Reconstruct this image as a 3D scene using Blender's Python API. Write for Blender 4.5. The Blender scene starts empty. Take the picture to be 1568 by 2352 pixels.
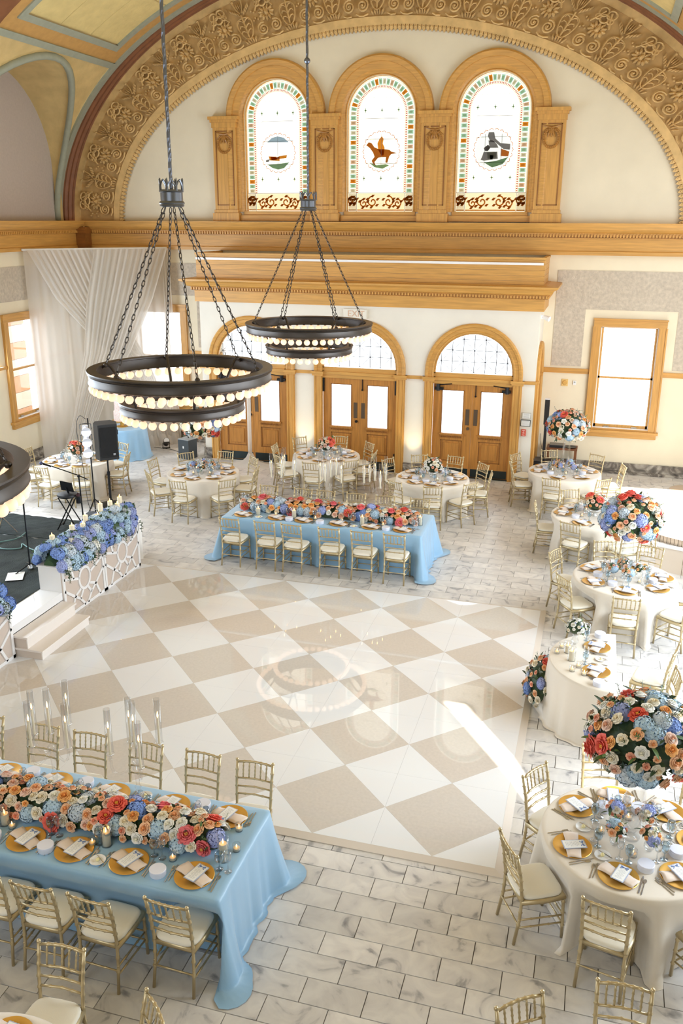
import bpy, math, random
from mathutils import Vector, Matrix, Euler
SC = bpy.context.scene
COL = SC.collection
R = random.Random(7)
PI = math.pi
# ------------------------------------------------------------------ camera (on the balcony, looking down the hall)
cam_data = bpy.data.cameras.new('camera'); cam = bpy.data.objects.new('camera', cam_data); COL.objects.link(cam)
cam_data.sensor_fit = 'VERTICAL'; cam_data.sensor_height = 36.0; cam_data.lens = 31.165
cam_data.clip_end = 300
def _cam_matrix(yaw, pitch, roll, loc):
    cy, sy, cp, sp, cr, sr = math.cos(yaw), math.sin(yaw), math.cos(pitch), math.sin(pitch), math.cos(roll), math.sin(roll)
    f = Vector((sy*cp, cy*cp, -sp)); r = Vector((cy, -sy, 0)); d = f.cross(r)
    r2 = r*cr + d*sr; d2 = d*cr - r*sr
    m = Matrix(((r2.x, -d2.x, -f.x, loc[0]), (r2.y, -d2.y, -f.y, loc[1]), (r2.z, -d2.z, -f.z, loc[2]), (0, 0, 0, 1)))
    return m
cam.matrix_world = _cam_matrix(-0.27887128, 0.31970076, -0.00423054, (0, 0, 5.9))
SC.camera = cam
# ------------------------------------------------------------------ world, sun, added daylight lamps, exposure
W = bpy.data.worlds.new('world'); SC.world = W; W.use_nodes = True
bg = W.node_tree.nodes['Background']; bg.inputs[0].default_value = (0.93, 0.97, 1.0, 1); bg.inputs[1].default_value = 3.4
def area(name, loc, size, power, aim, color=(1, 1, 1)):
    l = bpy.data.lights.new(name, 'AREA'); l.shape = 'RECTANGLE'; l.size, l.size_y = size; l.energy = power; l.color = color
    o = bpy.data.objects.new(name, l); COL.objects.link(o); o.location = loc
    o.rotation_euler = Vector(aim).to_track_quat('-Z', 'Y').to_euler(); return o
sun_d = bpy.data.lights.new('sun', 'SUN'); sun_d.energy = 14.0; sun_d.angle = 0.009; sun_d.color = (1.0, 0.93, 0.82)
sun = bpy.data.objects.new('sun', sun_d); COL.objects.link(sun)
sun.rotation_euler = Vector((-0.3, 0.0, -1.0)).to_track_quat('-Z', 'Y').to_euler()
# area lamps added as stand-ins for unseen side and front windows; walls stay solid
for i, y in enumerate((8.5, 12.5, 16.5)):
    area('daylight_fill_left', (-13.5, y, 3.3), (3.2, 3.6), 470, (1, 0, -0.1), (0.74, 0.87, 1.0))
for i, y in enumerate((8.5, 12.5, 16.0)):
    area('daylight_fill_right', (4.4, y, 3.2), (3.2, 3.6), (440, 440, 230)[i], (-1, 0, -0.1), (0.76, 0.88, 1.0))
for x in (-6.82, -4.08):      # warm uplighters on the floor between the doors
    l = bpy.data.lights.new('warm_uplight', 'SPOT'); l.energy = 55; l.color = (1.0, 0.78, 0.45); l.spot_size = 0.9; l.spot_blend = 0.6; l.shadow_soft_size = 0.05
    o = bpy.data.objects.new('warm_uplight', l); COL.objects.link(o); o.location = (x, 20.15, 0.12); o.rotation_euler = Vector((0, 0.22, 1)).to_track_quat('-Z', 'Y').to_euler()
area('daylight_fill_front', (-5.4, -3.5, 6.0), (9.0, 6.0), 480, (0, 1, -0.1), (0.78, 0.89, 1.0))
SC.view_settings.view_transform = 'Standard'; SC.view_settings.look = 'None'; SC.view_settings.gamma = 1.0
SC.view_settings.use_curve_mapping = False; SC.view_settings.exposure = -0.08
cy_ = SC.cycles
cy_.use_denoising = True; cy_.max_bounces = 9; cy_.diffuse_bounces = 4; cy_.glossy_bounces = 4; cy_.transparent_max_bounces = 24
cy_.transmission_bounces = 4; cy_.sample_clamp_indirect = 6.0; cy_.caustics_reflective = False; cy_.caustics_refractive = False
# ------------------------------------------------------------------ mesh builder
class MB:
    def __init__(s): s.v = []; s.f = []; s.m = []
    def add(s, vs, fs, mi=0):
        b = len(s.v); s.v.extend([tuple(p) for p in vs]); s.f.extend([tuple(b+i for i in f) for f in fs]); s.m.extend([mi]*len(fs)); return s
    def loft(s, rings, closed=True, loop=False, cap=False, mi=0):
        n = len(rings[0]); vs = [p for r in rings for p in r]; fs = []
        k = len(rings)
        for i in range(k if loop else k-1):
            a, b = i*n, ((i+1) % k)*n
            for j in range(n if closed else n-1):
                j2 = (j+1) % n; fs.append((a+j, a+j2, b+j2, b+j))
        if cap and not loop:
            fs.append(tuple(reversed(range(n)))); fs.append(tuple((k-1)*n+j for j in range(n)))
        return s.add(vs, fs, mi)
    def box(s, c, d, rz=0, mi=0):
        x, y, z = c; a, b, h = d[0]/2, d[1]/2, d[2]/2; cs, sn = math.cos(rz), math.sin(rz); vs = []
        for sz in (-h, h):
            for sx, sy in ((-a, -b), (a, -b), (a, b), (-a, b)):
                vs.append((x+sx*cs-sy*sn, y+sx*sn+sy*cs, z+sz))
        return s.add(vs, [(3,2,1,0), (4,5,6,7), (0,1,5,4), (1,2,6,5), (2,3,7,6), (3,0,4,7)], mi)
    def bb(s, x0, x1, y0, y1, z0, z1, mi=0): return s.box(((x0+x1)/2, (y0+y1)/2, (z0+z1)/2), (x1-x0, y1-y0, z1-z0), 0, mi)
    def tube(s, pts, r, n=6, loop=False, cap=True, mi=0):
        pts = [Vector(p) for p in pts]; k = len(pts); rr = r if isinstance(r, (list, tuple)) else [r]*k
        rings = []; up = None
        for i, p in enumerate(pts):
            if loop: t = pts[(i+1) % k]-pts[i-1]
            else: t = pts[min(i+1, k-1)]-pts[max(i-1, 0)]
            t = t.normalized() if t.length > 1e-9 else Vector((0, 0, 1))
            if up is None:
                up = Vector((0, 0, 1)) if abs(t.z) < 0.9 else Vector((1, 0, 0))
            u = (up-t*up.dot(t)); u = u.normalized() if u.length > 1e-6 else t.orthogonal().normalized()
            w = t.cross(u); up = u
            rings.append([p+(u*math.cos(2*PI*j/n)+w*math.sin(2*PI*j/n))*rr[i] for j in range(n)])
        return s.loft(rings, True, loop, cap and not loop, mi)
    def lathe(s, prof, n=16, c=(0, 0, 0), mi=0, cap=False):
        rings = [[(c[0]+r*math.cos(2*PI*j/n), c[1]+r*math.sin(2*PI*j/n), c[2]+z) for j in range(n)] for r, z in prof]
        return s.loft(rings, True, False, cap, mi)
    def prism_xz(s, poly, y0, y1, mi=0):
        n = len(poly); vs = [(x, y0, z) for x, z in poly]+[(x, y1, z) for x, z in poly]
        return s.add(vs, [tuple(range(n)), tuple(reversed(range(n, 2*n)))]+[(i, n+i, n+(i+1) % n, (i+1) % n) for i in range(n)], mi)
    def prism_xy(s, poly, z0, z1, mi=0):
        n = len(poly); vs = [(x, y, z0) for x, y in poly]+[(x, y, z1) for x, y in poly]
        return s.add(vs, [tuple(reversed(range(n))), tuple(range(n, 2*n))]+[(i, (i+1) % n, n+(i+1) % n, n+i) for i in range(n)], mi)
    def ball(s, c, r, n=8, k=6, sz=1.0, mi=0):
        prof = [(max(1e-4, math.sin(PI*i/k))*r, -math.cos(PI*i/k)*r*sz) for i in range(k+1)]
        return s.lathe(prof, n, c, mi)
    def xf(s, m): s.v = [tuple(m @ Vector(p)) for p in s.v]; return s
    def join(s, o, m=None, mi=None):
        vs = o.v if m is None else [tuple(m @ Vector(p)) for p in o.v]
        b = len(s.v); s.v.extend(vs); s.f.extend([tuple(b+i for i in f) for f in o.f]); s.m.extend(o.m if mi is None else [mi]*len(o.f)); return s
    def mesh(s, name, mat, smooth=False):
        me = bpy.data.meshes.new(name); me.from_pydata(s.v, [], s.f)
        mats = mat if isinstance(mat, (list, tuple)) else [mat]
        for q in mats: me.materials.append(q)
        if len(mats) > 1: me.polygons.foreach_set('material_index', s.m)
        if smooth:
            if smooth is True: me.polygons.foreach_set('use_smooth', [True]*len(me.polygons))
            else: me.set_sharp_from_angle(angle=smooth)
        me.update(); return me
def obj(name, data, mat=None, parent=None, smooth=False, loc=None, rz=None):
    if isinstance(data, MB): data = data.mesh(name, mat, smooth)
    o = bpy.data.objects.new(name, data); COL.objects.link(o)
    if parent is not None: o.parent = parent
    if loc is not None: o.location = loc
    if rz is not None: o.rotation_euler = (0, 0, rz)
    return o
def tag(o, label, cat, group=None, kind=None):
    o['label'] = label; o['category'] = cat
    if group: o['group'] = group
    if kind: o['kind'] = kind
    return o
def thing(name, label, cat, loc=(0, 0, 0), rz=0, group=None, kind=None):
    o = bpy.data.objects.new(name, None); o.empty_display_size = 0.05; COL.objects.link(o)
    o.location = loc; o.rotation_euler = (0, 0, rz); return tag(o, label, cat, group, kind)
def dup(o, parent=None):
    c = o.copy(); COL.objects.link(c)
    if parent is not None: c.parent = parent
    for ch in KIDS.get(o.name, ()): dup(ch, c)
    return c
KIDS = {}
def note_kids(root):
    for ch in root.children: KIDS.setdefault(root.name, []).append(ch); note_kids(ch)
SM = math.radians(40)
# ------------------------------------------------------------------ materials
def lin(c):
    return tuple(((x/12.92) if x <= 0.04045 else ((x+0.055)/1.055)**2.4) for x in (v/255.0 for v in c))
def new_mat(name):
    m = bpy.data.materials.new(name); m.use_nodes = True; nt = m.node_tree
    return m, nt, nt.nodes['Principled BSDF']
def N(nt, t, **kw):
    n = nt.nodes.new(t)
    for k, v in kw.items():
        if hasattr(n, k): setattr(n, k, v)
    return n
def mat(name, c, rough=0.6, metal=0.0, var=0.0, scale=6.0, stretch=(1, 1, 1), bump=0.0, bscale=None, coords='Object', sheen=0.0, rnd=0.0, spec=None, c2=None, coat=0.0, detail=4):
    m, nt, p = new_mat(name); base = lin(c)
    p.inputs['Roughness'].default_value = rough; p.inputs['Metallic'].default_value = metal
    if spec is not None: p.inputs['Specular IOR Level'].default_value = spec
    if coat: p.inputs['Coat Weight'].default_value = coat; p.inputs['Coat Roughness'].default_value = 0.1
    if sheen: p.inputs['Sheen Weight'].default_value = sheen
    L = nt.links
    if var or bump or c2:
        tc = N(nt, 'ShaderNodeTexCoord'); mp = N(nt, 'ShaderNodeMapping'); mp.inputs['Scale'].default_value = stretch
        if coords == 'World':
            ge = N(nt, 'ShaderNodeNewGeometry'); L.new(ge.outputs['Position'], mp.inputs['Vector'])
        else: L.new(tc.outputs[coords], mp.inputs['Vector'])
        no = N(nt, 'ShaderNodeTexNoise'); no.inputs['Scale'].default_value = scale; no.inputs['Detail'].default_value = detail
        L.new(mp.outputs[0], no.inputs['Vector'])
    src = None
    if var or c2:
        cr = N(nt, 'ShaderNodeValToRGB'); lo = [max(0, x*(1-var)) for x in base]; hi = [min(1, x*(1+var*0.6)) for x in base]
        if c2: lo = list(lin(c2)); hi = list(base)
        cr.color_ramp.elements[0].position = 0.3; cr.color_ramp.elements[1].position = 0.7
        cr.color_ramp.elements[0].color = (*lo, 1); cr.color_ramp.elements[1].color = (*hi, 1)
        L.new(no.outputs['Fac'], cr.inputs[0]); src = cr.outputs[0]
    if rnd:
        oi = N(nt, 'ShaderNodeObjectInfo'); hs = N(nt, 'ShaderNodeHueSaturation')
        mr = N(nt, 'ShaderNodeMapRange'); mr.inputs['To Min'].default_value = 1-rnd; mr.inputs['To Max'].default_value = 1+rnd*0.7
        L.new(oi.outputs['Random'], mr.inputs['Value']); L.new(mr.outputs[0], hs.inputs['Value'])
        if src: L.new(src, hs.inputs['Color'])
        else: hs.inputs['Color'].default_value = (*base, 1)
        src = hs.outputs[0]
    if src: L.new(src, p.inputs['Base Color'])
    else: p.inputs['Base Color'].default_value = (*base, 1)
    if bump:
        b = N(nt, 'ShaderNodeBump'); b.inputs['Strength'].default_value = bump; b.inputs['Distance'].default_value = 0.02
        if bscale:
            n2 = N(nt, 'ShaderNodeTexNoise'); n2.inputs['Scale'].default_value = bscale; n2.inputs['Detail'].default_value = 3
            L.new(mp.outputs[0], n2.inputs['Vector']); L.new(n2.outputs['Fac'], b.inputs['Height'])
        else: L.new(no.outputs['Fac'], b.inputs['Height'])
        L.new(b.outputs[0], p.inputs['Normal'])
    return m
def wood(name, c, axis='X', var=0.18):
    st = {'X': (0.6, 9, 9), 'Z': (9, 9, 0.6), 'Y': (9, 0.6, 9)}[axis]
    return mat(name, c, 0.42, var=var, scale=3.0, stretch=st, bump=0.06, coords='World', detail=6)
def glassy(name, tint=(0.97, 0.985, 1.0), blend=0.25, gain=1.0, rough=0.02):
    m, nt, p = new_mat(name); L = nt.links; out = nt.nodes['Material Output']; nt.nodes.remove(p)
    tr = N(nt, 'ShaderNodeBsdfTransparent'); tr.inputs[0].default_value = (*tint, 1)
    gl = N(nt, 'ShaderNodeBsdfGlossy'); gl.inputs['Roughness'].default_value = rough
    lw = N(nt, 'ShaderNodeLayerWeight'); lw.inputs['Blend'].default_value = blend
    mu = N(nt, 'ShaderNodeMath'); mu.operation = 'MULTIPLY'; mu.inputs[1].default_value = gain; mu.use_clamp = True
    L.new(lw.outputs['Facing'], mu.inputs[0])
    mx = N(nt, 'ShaderNodeMixShader'); L.new(mu.outputs[0], mx.inputs[0]); L.new(tr.outputs[0], mx.inputs[1]); L.new(gl.outputs[0], mx.inputs[2])
    L.new(mx.outputs[0], out.inputs['Surface']); return m
def stained(name, c, diff=0.25):
    m, nt, p = new_mat(name); L = nt.links; out = nt.nodes['Material Output']; nt.nodes.remove(p)
    tr = N(nt, 'ShaderNodeBsdfTransparent'); tr.inputs[0].default_value = (*c, 1)
    di = N(nt, 'ShaderNodeBsdfTranslucent'); di.inputs[0].default_value = (*[min(1, x*2.2) for x in c], 1)
    mx = N(nt, 'ShaderNodeMixShader'); mx.inputs[0].default_value = diff
    L.new(tr.outputs[0], mx.inputs[1]); L.new(di.outputs[0], mx.inputs[2]); L.new(mx.outputs[0], out.inputs['Surface']); return m
def emit(name, c, s):
    m, nt, p = new_mat(name); p.inputs['Base Color'].default_value = (*lin(c), 1)
    p.inputs['Emission Color'].default_value = (*lin(c), 1); p.inputs['Emission Strength'].default_value = s; return m
OAK = wood('oak_horizontal', (206, 154, 80), 'X'); OAKV = wood('oak_vertical', (206, 154, 80), 'Z'); OAKD = wood('oak_door', (186, 126, 56), 'Z', 0.25)
OAKY = wood('oak_along_wall', (206, 154, 80), 'Y'); OAKDARK = wood('dark_oak_and_shadow_line', (140, 88, 36), 'X')  # dark oak beads and blocks, also the shade strips painted under the dentils
PLAST = mat('cream_plaster', (228, 217, 194), 0.85, var=0.05, scale=1.5, bump=0.03, bscale=60)
PLASTW = mat('pale_plaster', (232, 226, 214), 0.85, var=0.04, scale=1.5, bump=0.03, bscale=60)
PLASTY = mat('warm_plaster', (236, 225, 200), 0.85, var=0.05, scale=1.5, bump=0.03, bscale=60)
GREYP = mat('grey_stipple_panel', (200, 188, 172), 0.9, var=0.16, scale=14, bump=0.5, bscale=30)
LILAC = mat('lilac_acoustic_panel', (196, 184, 176), 0.95, var=0.05, scale=20, bump=0.15, bscale=70)
VAULT = mat('vault_plaster', (222, 194, 134), 0.8, var=0.12, scale=3, bump=0.5, bscale=9)
VAULTP = mat('embossed_vault_panel', (226, 204, 140), 0.75, var=0.08, scale=4, bump=0.9, bscale=7)
GOLDB = mat('ochre_vault_band', (204, 158, 92), 0.8, var=0.08, scale=8, bump=0.1, bscale=40)
BLUEB = mat('grey_blue_moulding', (164, 168, 150), 0.7, var=0.08, scale=8)
BROWN = mat('brown_arch_moulding', (138, 88, 56), 0.6, var=0.15, scale=5)
FRIBED = mat('ochre_ground_painted_shade', (202, 164, 108), 0.8, var=0.15, scale=5)  # bed coloured darker to stand in for shade between the carvings
FRIEZE = mat('carved_plaster', (218, 182, 124), 0.75, var=0.16, scale=5, bump=0.1, bscale=50)
BRASSG = mat('champagne_gold', (198, 180, 142), 0.36, metal=0.6, var=0.06, scale=8)
CUSH = mat('ivory_cushion', (238, 232, 218), 0.8, rnd=0.03, bump=0.05, bscale=200)
IVORY = mat('ivory_cloth', (226, 216, 202), 0.55, sheen=0.3, bump=0.04, bscale=220)
BLUE = mat('blue_satin', (148, 188, 220), 0.34, sheen=0.3, var=0.04, scale=3, bump=0.03, bscale=150)
GOLDP = mat('gold_charger', (222, 172, 82), 0.35, metal=0.55, var=0.05, scale=5)
NAPK = mat('blush_napkin', (232, 214, 200), 0.6, sheen=0.3, rnd=0.02)
STEEL = mat('steel', (200, 200, 200), 0.22, metal=0.95)
CHINA = mat('white_china', (240, 240, 242), 0.2)
TIN = mat('white_tin', (222, 224, 236), 0.3, rnd=0.02)
BRONZE = mat('dark_bronze', (74, 68, 64), 0.38, metal=0.55, var=0.1, scale=6)
BLACK = mat('black_plastic', (30, 31, 34), 0.45); BLACKM = mat('black_metal', (26, 27, 30), 0.35, metal=0.4)
WHITEP = mat('white_paint', (236, 234, 234), 0.35); WHITEG = mat('white_gloss', (238, 238, 240), 0.08, coat=0.3)
BLUSHP = mat('blush_panel', (206, 190, 178), 0.5)
GLASS = glassy('clear_glass'); CRYSTAL = glassy('crystal', (0.985, 0.99, 0.993), 0.22, 0.5, 0.12); WATERG = glassy('water_goblet_glass', (0.80, 0.88, 0.93), 0.35, 0.9)
PANE = glassy('window_pane', (0.98, 0.99, 1.0), 0.15, 0.5)
WAX = mat('cream_wax', (240, 228, 200), 0.5)
FLAME = emit('candle_flame', (255, 190, 110), 14.0); BULB = emit('warm_bulb', (255, 212, 178), 1.05)
PAPER = mat('paper', (240, 240, 238), 0.7)
LEAFD = mat('dark_leaf', (56, 80, 50), 0.5, rnd=0.25, var=0.2, scale=20); LEAFM = mat('mid_leaf', (92, 122, 70), 0.5, rnd=0.25); LEAFG = mat('grey_leaf', (122, 136, 128), 0.6, rnd=0.2)
# ================================================================== FLOOR
def marble_floor_mat():
    m, nt, p = new_mat('grey_white_marble_tile'); L = nt.links
    ge = N(nt, 'ShaderNodeNewGeometry'); oi = N(nt, 'ShaderNodeObjectInfo')
    ad = N(nt, 'ShaderNodeMath'); ad.operation = 'ADD'; L.new(ge.outputs['Random Per Island'], ad.inputs[0]); L.new(oi.outputs['Random'], ad.inputs[1])
    fr = N(nt, 'ShaderNodeMath'); fr.operation = 'FRACT'; L.new(ad.outputs[0], fr.inputs[0])
    cb = N(nt, 'ShaderNodeCombineXYZ'); mu = N(nt, 'ShaderNodeMath'); mu.operation = 'MULTIPLY'; mu.inputs[1].default_value = 37.0
    L.new(fr.outputs[0], mu.inputs[0])
    for i in range(3): L.new(mu.outputs[0], cb.inputs[i])
    va = N(nt, 'ShaderNodeVectorMath'); va.operation = 'ADD'; L.new(ge.outputs['Position'], va.inputs[0]); L.new(cb.outputs[0], va.inputs[1])
    n1 = N(nt, 'ShaderNodeTexNoise'); n1.inputs['Scale'].default_value = 3.2; n1.inputs['Detail'].default_value = 8; n1.inputs['Distortion'].default_value = 1.6
    L.new(va.outputs[0], n1.inputs['Vector'])
    r1 = N(nt, 'ShaderNodeValToRGB'); e = r1.color_ramp.elements
    e[0].position = 0.22; e[0].color = (*lin((128, 126, 130)), 1); e[1].position = 0.62; e[1].color = (*lin((228, 224, 220)), 1)
    q = e.new(0.40); q.color = (*lin((212, 208, 206)), 1); q = e.new(0.33); q.color = (*lin((176, 174, 175)), 1)
    L.new(n1.outputs['Fac'], r1.inputs[0])
    hs = N(nt, 'ShaderNodeHueSaturation'); mr = N(nt, 'ShaderNodeMapRange'); mr.inputs['To Min'].default_value = 0.86; mr.inputs['To Max'].default_value = 1.06
    L.new(fr.outputs[0], mr.inputs['Value']); L.new(mr.outputs[0], hs.inputs['Value']); L.new(r1.outputs[0], hs.inputs['Color'])
    L.new(hs.outputs[0], p.inputs['Base Color']); p.inputs['Roughness'].default_value = 0.3
    return m
MARB = marble_floor_mat()
GROUT = mat('dark_grout', (112, 104, 98), 0.9)
floor = obj('floor', MB().bb(-15, 5.2, -4.5, 22.6, -0.2, -0.012), GROUT); tag(floor, 'grey and white marble tile floor of the hall, laid in running bond', 'floor', kind='structure')
TL, TW, G = 0.508, 0.254, 0.0028
def tile_at(i, j):
    y0 = 6.675+j*TW; off = -0.80 if j % 2 == 0 else -0.549
    return off+i*TL, y0
def hidden_tile(x, y):
    return (-7.6 < x < -0.95 and 7.1 < y+0 and y+TW < 13.1) or (x < -7.9 and y > 6 and y < 12.8)
tl = []
for j in range(-12, 61):
    for i in range(-29, 11):
        x, y = tile_at(i, j)
        if hidden_tile(x, y) or x > 4.6 or x < -14.2 or y > 22.2: continue
        if y > 20.4 and -9.4 < x < -1.7: continue
        if y < 4.0 or x < -0.80*y-1.2 or x > 0.12*y+1.5: continue
        tl.append((y*0.97-x*0.15, x, y))
tl.sort()
tile_mesh = MB().add([(G, G, -0.012), (TL-G, G, -0.012), (TL-G, TW-G, -0.012), (G, TW-G, -0.012), (G+.0015, G+.0015, 0), (TL-G-.0015, G+.0015, 0), (TL-G-.0015, TW-G-.0015, 0), (G+.0015, TW-G-.0015, 0)],
    [(4, 5, 6, 7), (0, 1, 5, 4), (1, 2, 6, 5), (2, 3, 7, 6), (3, 0, 4, 7)]).mesh('floor_tile', MARB)
rest = MB()
for n, (d, x, y) in enumerate(tl):
    if n < 290:
        o = obj('tile', tile_mesh, parent=floor, loc=(x, y, 0))
    else:
        g = G
        rest.add([(x+g, y+g, -0.012), (x+TL-g, y+g, -0.012), (x+TL-g, y+TW-g, -0.012), (x+g, y+TW-g, -0.012), (x+g, y+g, 0), (x+TL-g, y+g, 0), (x+TL-g, y+TW-g, 0), (x+g, y+TW-g, 0)],
                 [(4, 5, 6, 7), (0, 1, 5, 4), (1, 2, 6, 5), (2, 3, 7, 6), (3, 0, 4, 7)])
o = obj('far_tiles', rest, MARB, floor); o['kind'] = 'stuff'
# ================================================================== DANCE FLOOR
DFW = mat('dance_floor_white', (236, 237, 240), 0.012, spec=0.8); DFB = mat('dance_floor_beige', (213, 205, 197), 0.012, var=0.05, scale=30, spec=0.8, coords='World', rnd=0.015)
DFE = mat('dance_floor_edging', (222, 212, 203), 0.25)
df = thing('dance_floor', 'glossy dance floor of white and beige diamonds laid over the marble', 'dance floor')
P = 1.2192; X1, Y0, ZD = -0.495, 7.088, 0.03
def tri_prism(pts, z0=0.004, z1=ZD): return MB().prism_xy(pts, z0, z1)
g = 0.0008
dia = tri_prism([(P/2, g), (P-g, P/2), (P/2, P-g), (g, P/2)]).mesh('diamond', DFB)
def corner_piece(name, pts): return tri_prism(pts).mesh(name, DFW)
h = P/2; e_ = g
cm = [corner_piece('corner', [(e_, e_), (h-e_*2, e_), (e_, h-e_*2)]), corner_piece('corner', [(P-e_, e_), (P-e_, h-e_*2), (h+e_*2, e_)]),
      corner_piece('corner', [(P-e_, P-e_), (h+e_*2, P-e_), (P-e_, h+e_*2)]), corner_piece('corner', [(e_, P-e_), (e_, h+e_*2), (h-e_*2, P-e_)])]
for a in range(6):
    for b in range(5):
        x, y = X1-(a+1)*P, Y0+b*P
        obj('beige_diamond', dia, parent=df, loc=(x, y, 0))
        for q in range(4): obj('white_corner', cm[q], parent=df, loc=(x, y, 0))
XL = X1-6*P; Y1 = Y0+5*P
def ramp(name, p0, p1, q1, q0): # inner edge p (high), outer edge q (low)
    obj(name, MB().add([(p0[0], p0[1], ZD), (p1[0], p1[1], ZD), (q1[0], q1[1], 0.008), (q0[0], q0[1], 0.008), (p0[0], p0[1], 0), (p1[0], p1[1], 0), (q1[0], q1[1], 0), (q0[0], q0[1], 0)],
        [(0, 1, 2, 3), (3, 2, 6, 7), (0, 3, 7, 4), (1, 5, 6, 2)]), DFE, df)
EW = 0.085
ramp('edging', (X1, Y0), (X1, Y1), (X1+EW, Y1+EW), (X1+EW, Y0-EW)); ramp('edging', (XL, Y0), (X1, Y0), (X1+EW, Y0-EW), (XL, Y0-EW)); ramp('edging', (X1, Y1), (XL, Y1), (XL, Y1+EW), (X1+EW, Y1+EW))
# ================================================================== WALLS
def wall_xz(mb, x0, x1, zb, zt, Y, holes, extra=()):
    """vertical wall in plane y=Y between zb(x) and zt(x) with holes (x0, x1, low(x), high(x))"""
    xs = {x0, x1}; xs.update(extra)
    for hx0, hx1, lo, hi, arc in holes:
        for k in range(arc+1): xs.add(hx0+(hx1-hx0)*(0.5-0.5*math.cos(PI*k/arc)))
    xs = sorted(x for x in xs if x0-1e-9 <= x <= x1+1e-9)
    for a, b in zip(xs, xs[1:]):
        if b-a < 1e-6: continue
        mid = (a+b)/2; act = sorted([hh for hh in holes if hh[0] < mid < hh[1]], key=lambda hh: hh[2](mid))
        lows = [zb]+[hh[3] for hh in act]; highs = [hh[2] for hh in act]+[zt]
        for lo, hi in zip(lows, highs):
            if hi(mid)-lo(mid) > 1e-4: mb.add([(a, Y, lo(a)), (b, Y, lo(b)), (b, Y, hi(b)), (a, Y, hi(a))], [(0, 1, 2, 3)])
    return mb
K = lambda v: (lambda x: v)
def arc_top(cx, r, zs): return lambda x: zs+math.sqrt(max(0.0, r*r-(x-cx)**2))
YB = 22.0
WIN_R = (0.03, 1.32, 1.12, 3.52)       # clear opening of the back wall window beside the vestibule
WIN_BL = (-12.12, -10.78, 1.12, 3.52)
wb = MB(); holes = [(w[0], w[1], K(w[2]), K(w[3]), 1) for w in (WIN_R, WIN_BL)]+[(-9.53, -1.30, K(0), K(4.97), 1)]
wall_xz(wb, -14.3, 5.0, K(0), K(5.75), YB, holes)
wall_back = obj('wall_back', wb, PLASTY); tag(wall_back, 'warm cream back wall of the hall below the oak cornice', 'wall', kind='structure')
# grey stipple panels on the back wall, cut around the windows
def panel(mb, poly, y=YB-0.012): mb.prism_xz(poly, y, YB)
pm = MB(); panel(pm, [(-1.06, 4.78), (-1.06, 2.56), (-0.36, 2.56), (-0.36, 3.90), (1.70, 3.90), (1.70, 2.56), (4.4, 2.56), (4.4, 4.78)])
obj('stipple_panel', pm, GREYP, wall_back)
pm = MB(); panel(pm, [(-13.4, 4.78), (-13.4, 2.9), (-12.5, 2.9), (-12.5, 3.95), (-10.3, 3.95), (-10.3, 2.6), (-9.75, 2.6), (-9.75, 4.78)]); obj('stipple_panel', pm, GREYP, wall_back)
# lunette wall above the cornice
EI = (-5.386, 6.925, 4.234)     # inner ellipse of the carved arch (centre x, half width, rise) from z 5.8
EO = (-5.33, 8.34, 5.67); YO = 22.0
EV = (-5.37, 8.57, 5.77); YV = 21.66   # vault
ZS = 5.8
def ez(E, x): return ZS+E[2]*math.sqrt(max(0, 1-((x-E[0])/E[1])**2))
LWX = (-7.99, -5.38, -2.735); LR = 0.81; LSP = 8.24; LB = 6.07
lw = MB(); wall_xz(lw, EI[0]-EI[1], EI[0]+EI[1], K(5.6), lambda x: ez(EI, x)+0.02, YB, [(c-LR, c+LR, K(LB), arc_top(c, LR, LSP), 20) for c in LWX], [EI[0]-EI[1]*math.cos(PI*k/48) for k in range(49)])
lunette = obj('wall_lunette', lw, PLAST); tag(lunette, 'cream lunette wall under the carved arch, holding three stained glass windows', 'wall', kind='structure')
# left wall, with one window by the corner, and the grey arched panel above
XLW = -13.6
WIN_L = (18.39, 19.68, 1.18, 3.52)
ml = MB(); wall_xz(ml, -4.5, 22.0, K(0), K(5.75), 0, [(WIN_L[0], WIN_L[1], K(WIN_L[2]), K(WIN_L[3]), 1)])
ml.v = [(XLW, x, z) for x, y, z in ml.v]
wall_left = obj('wall_left', ml, PLASTY); tag(wall_left, 'cream left wall of the hall with a sash window near the drape', 'wall', kind='structure')
pm = MB().bb(XLW, XLW+0.012, 14.0, 22.0, 3.98, 4.78); obj('stipple_panel', pm, GREYP, wall_left)
XRW = 4.7
sl = MB()
def slab(y0, y1, z0, z1): sl.add([(XRW, y0, z0), (XRW, y1, z0), (XRW, y1, z1), (XRW, y0, z1)], [(0, 1, 2, 3)])
slab(-4.5, 22.6, 0, 5.8)
wall_right = obj('wall_right', sl, PLASTY); tag(wall_right, 'cream right wall of the hall outside the view', 'wall', kind='structure')
wf = obj('wall_front', MB().add([(-15, -4.5, 0), (5, -4.5, 0), (5, -4.5, 12), (-15, -4.5, 12)], [(0, 1, 2, 3)]), PLASTY); tag(wf, 'cream front wall behind the balcony', 'wall', kind='structure')
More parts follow.
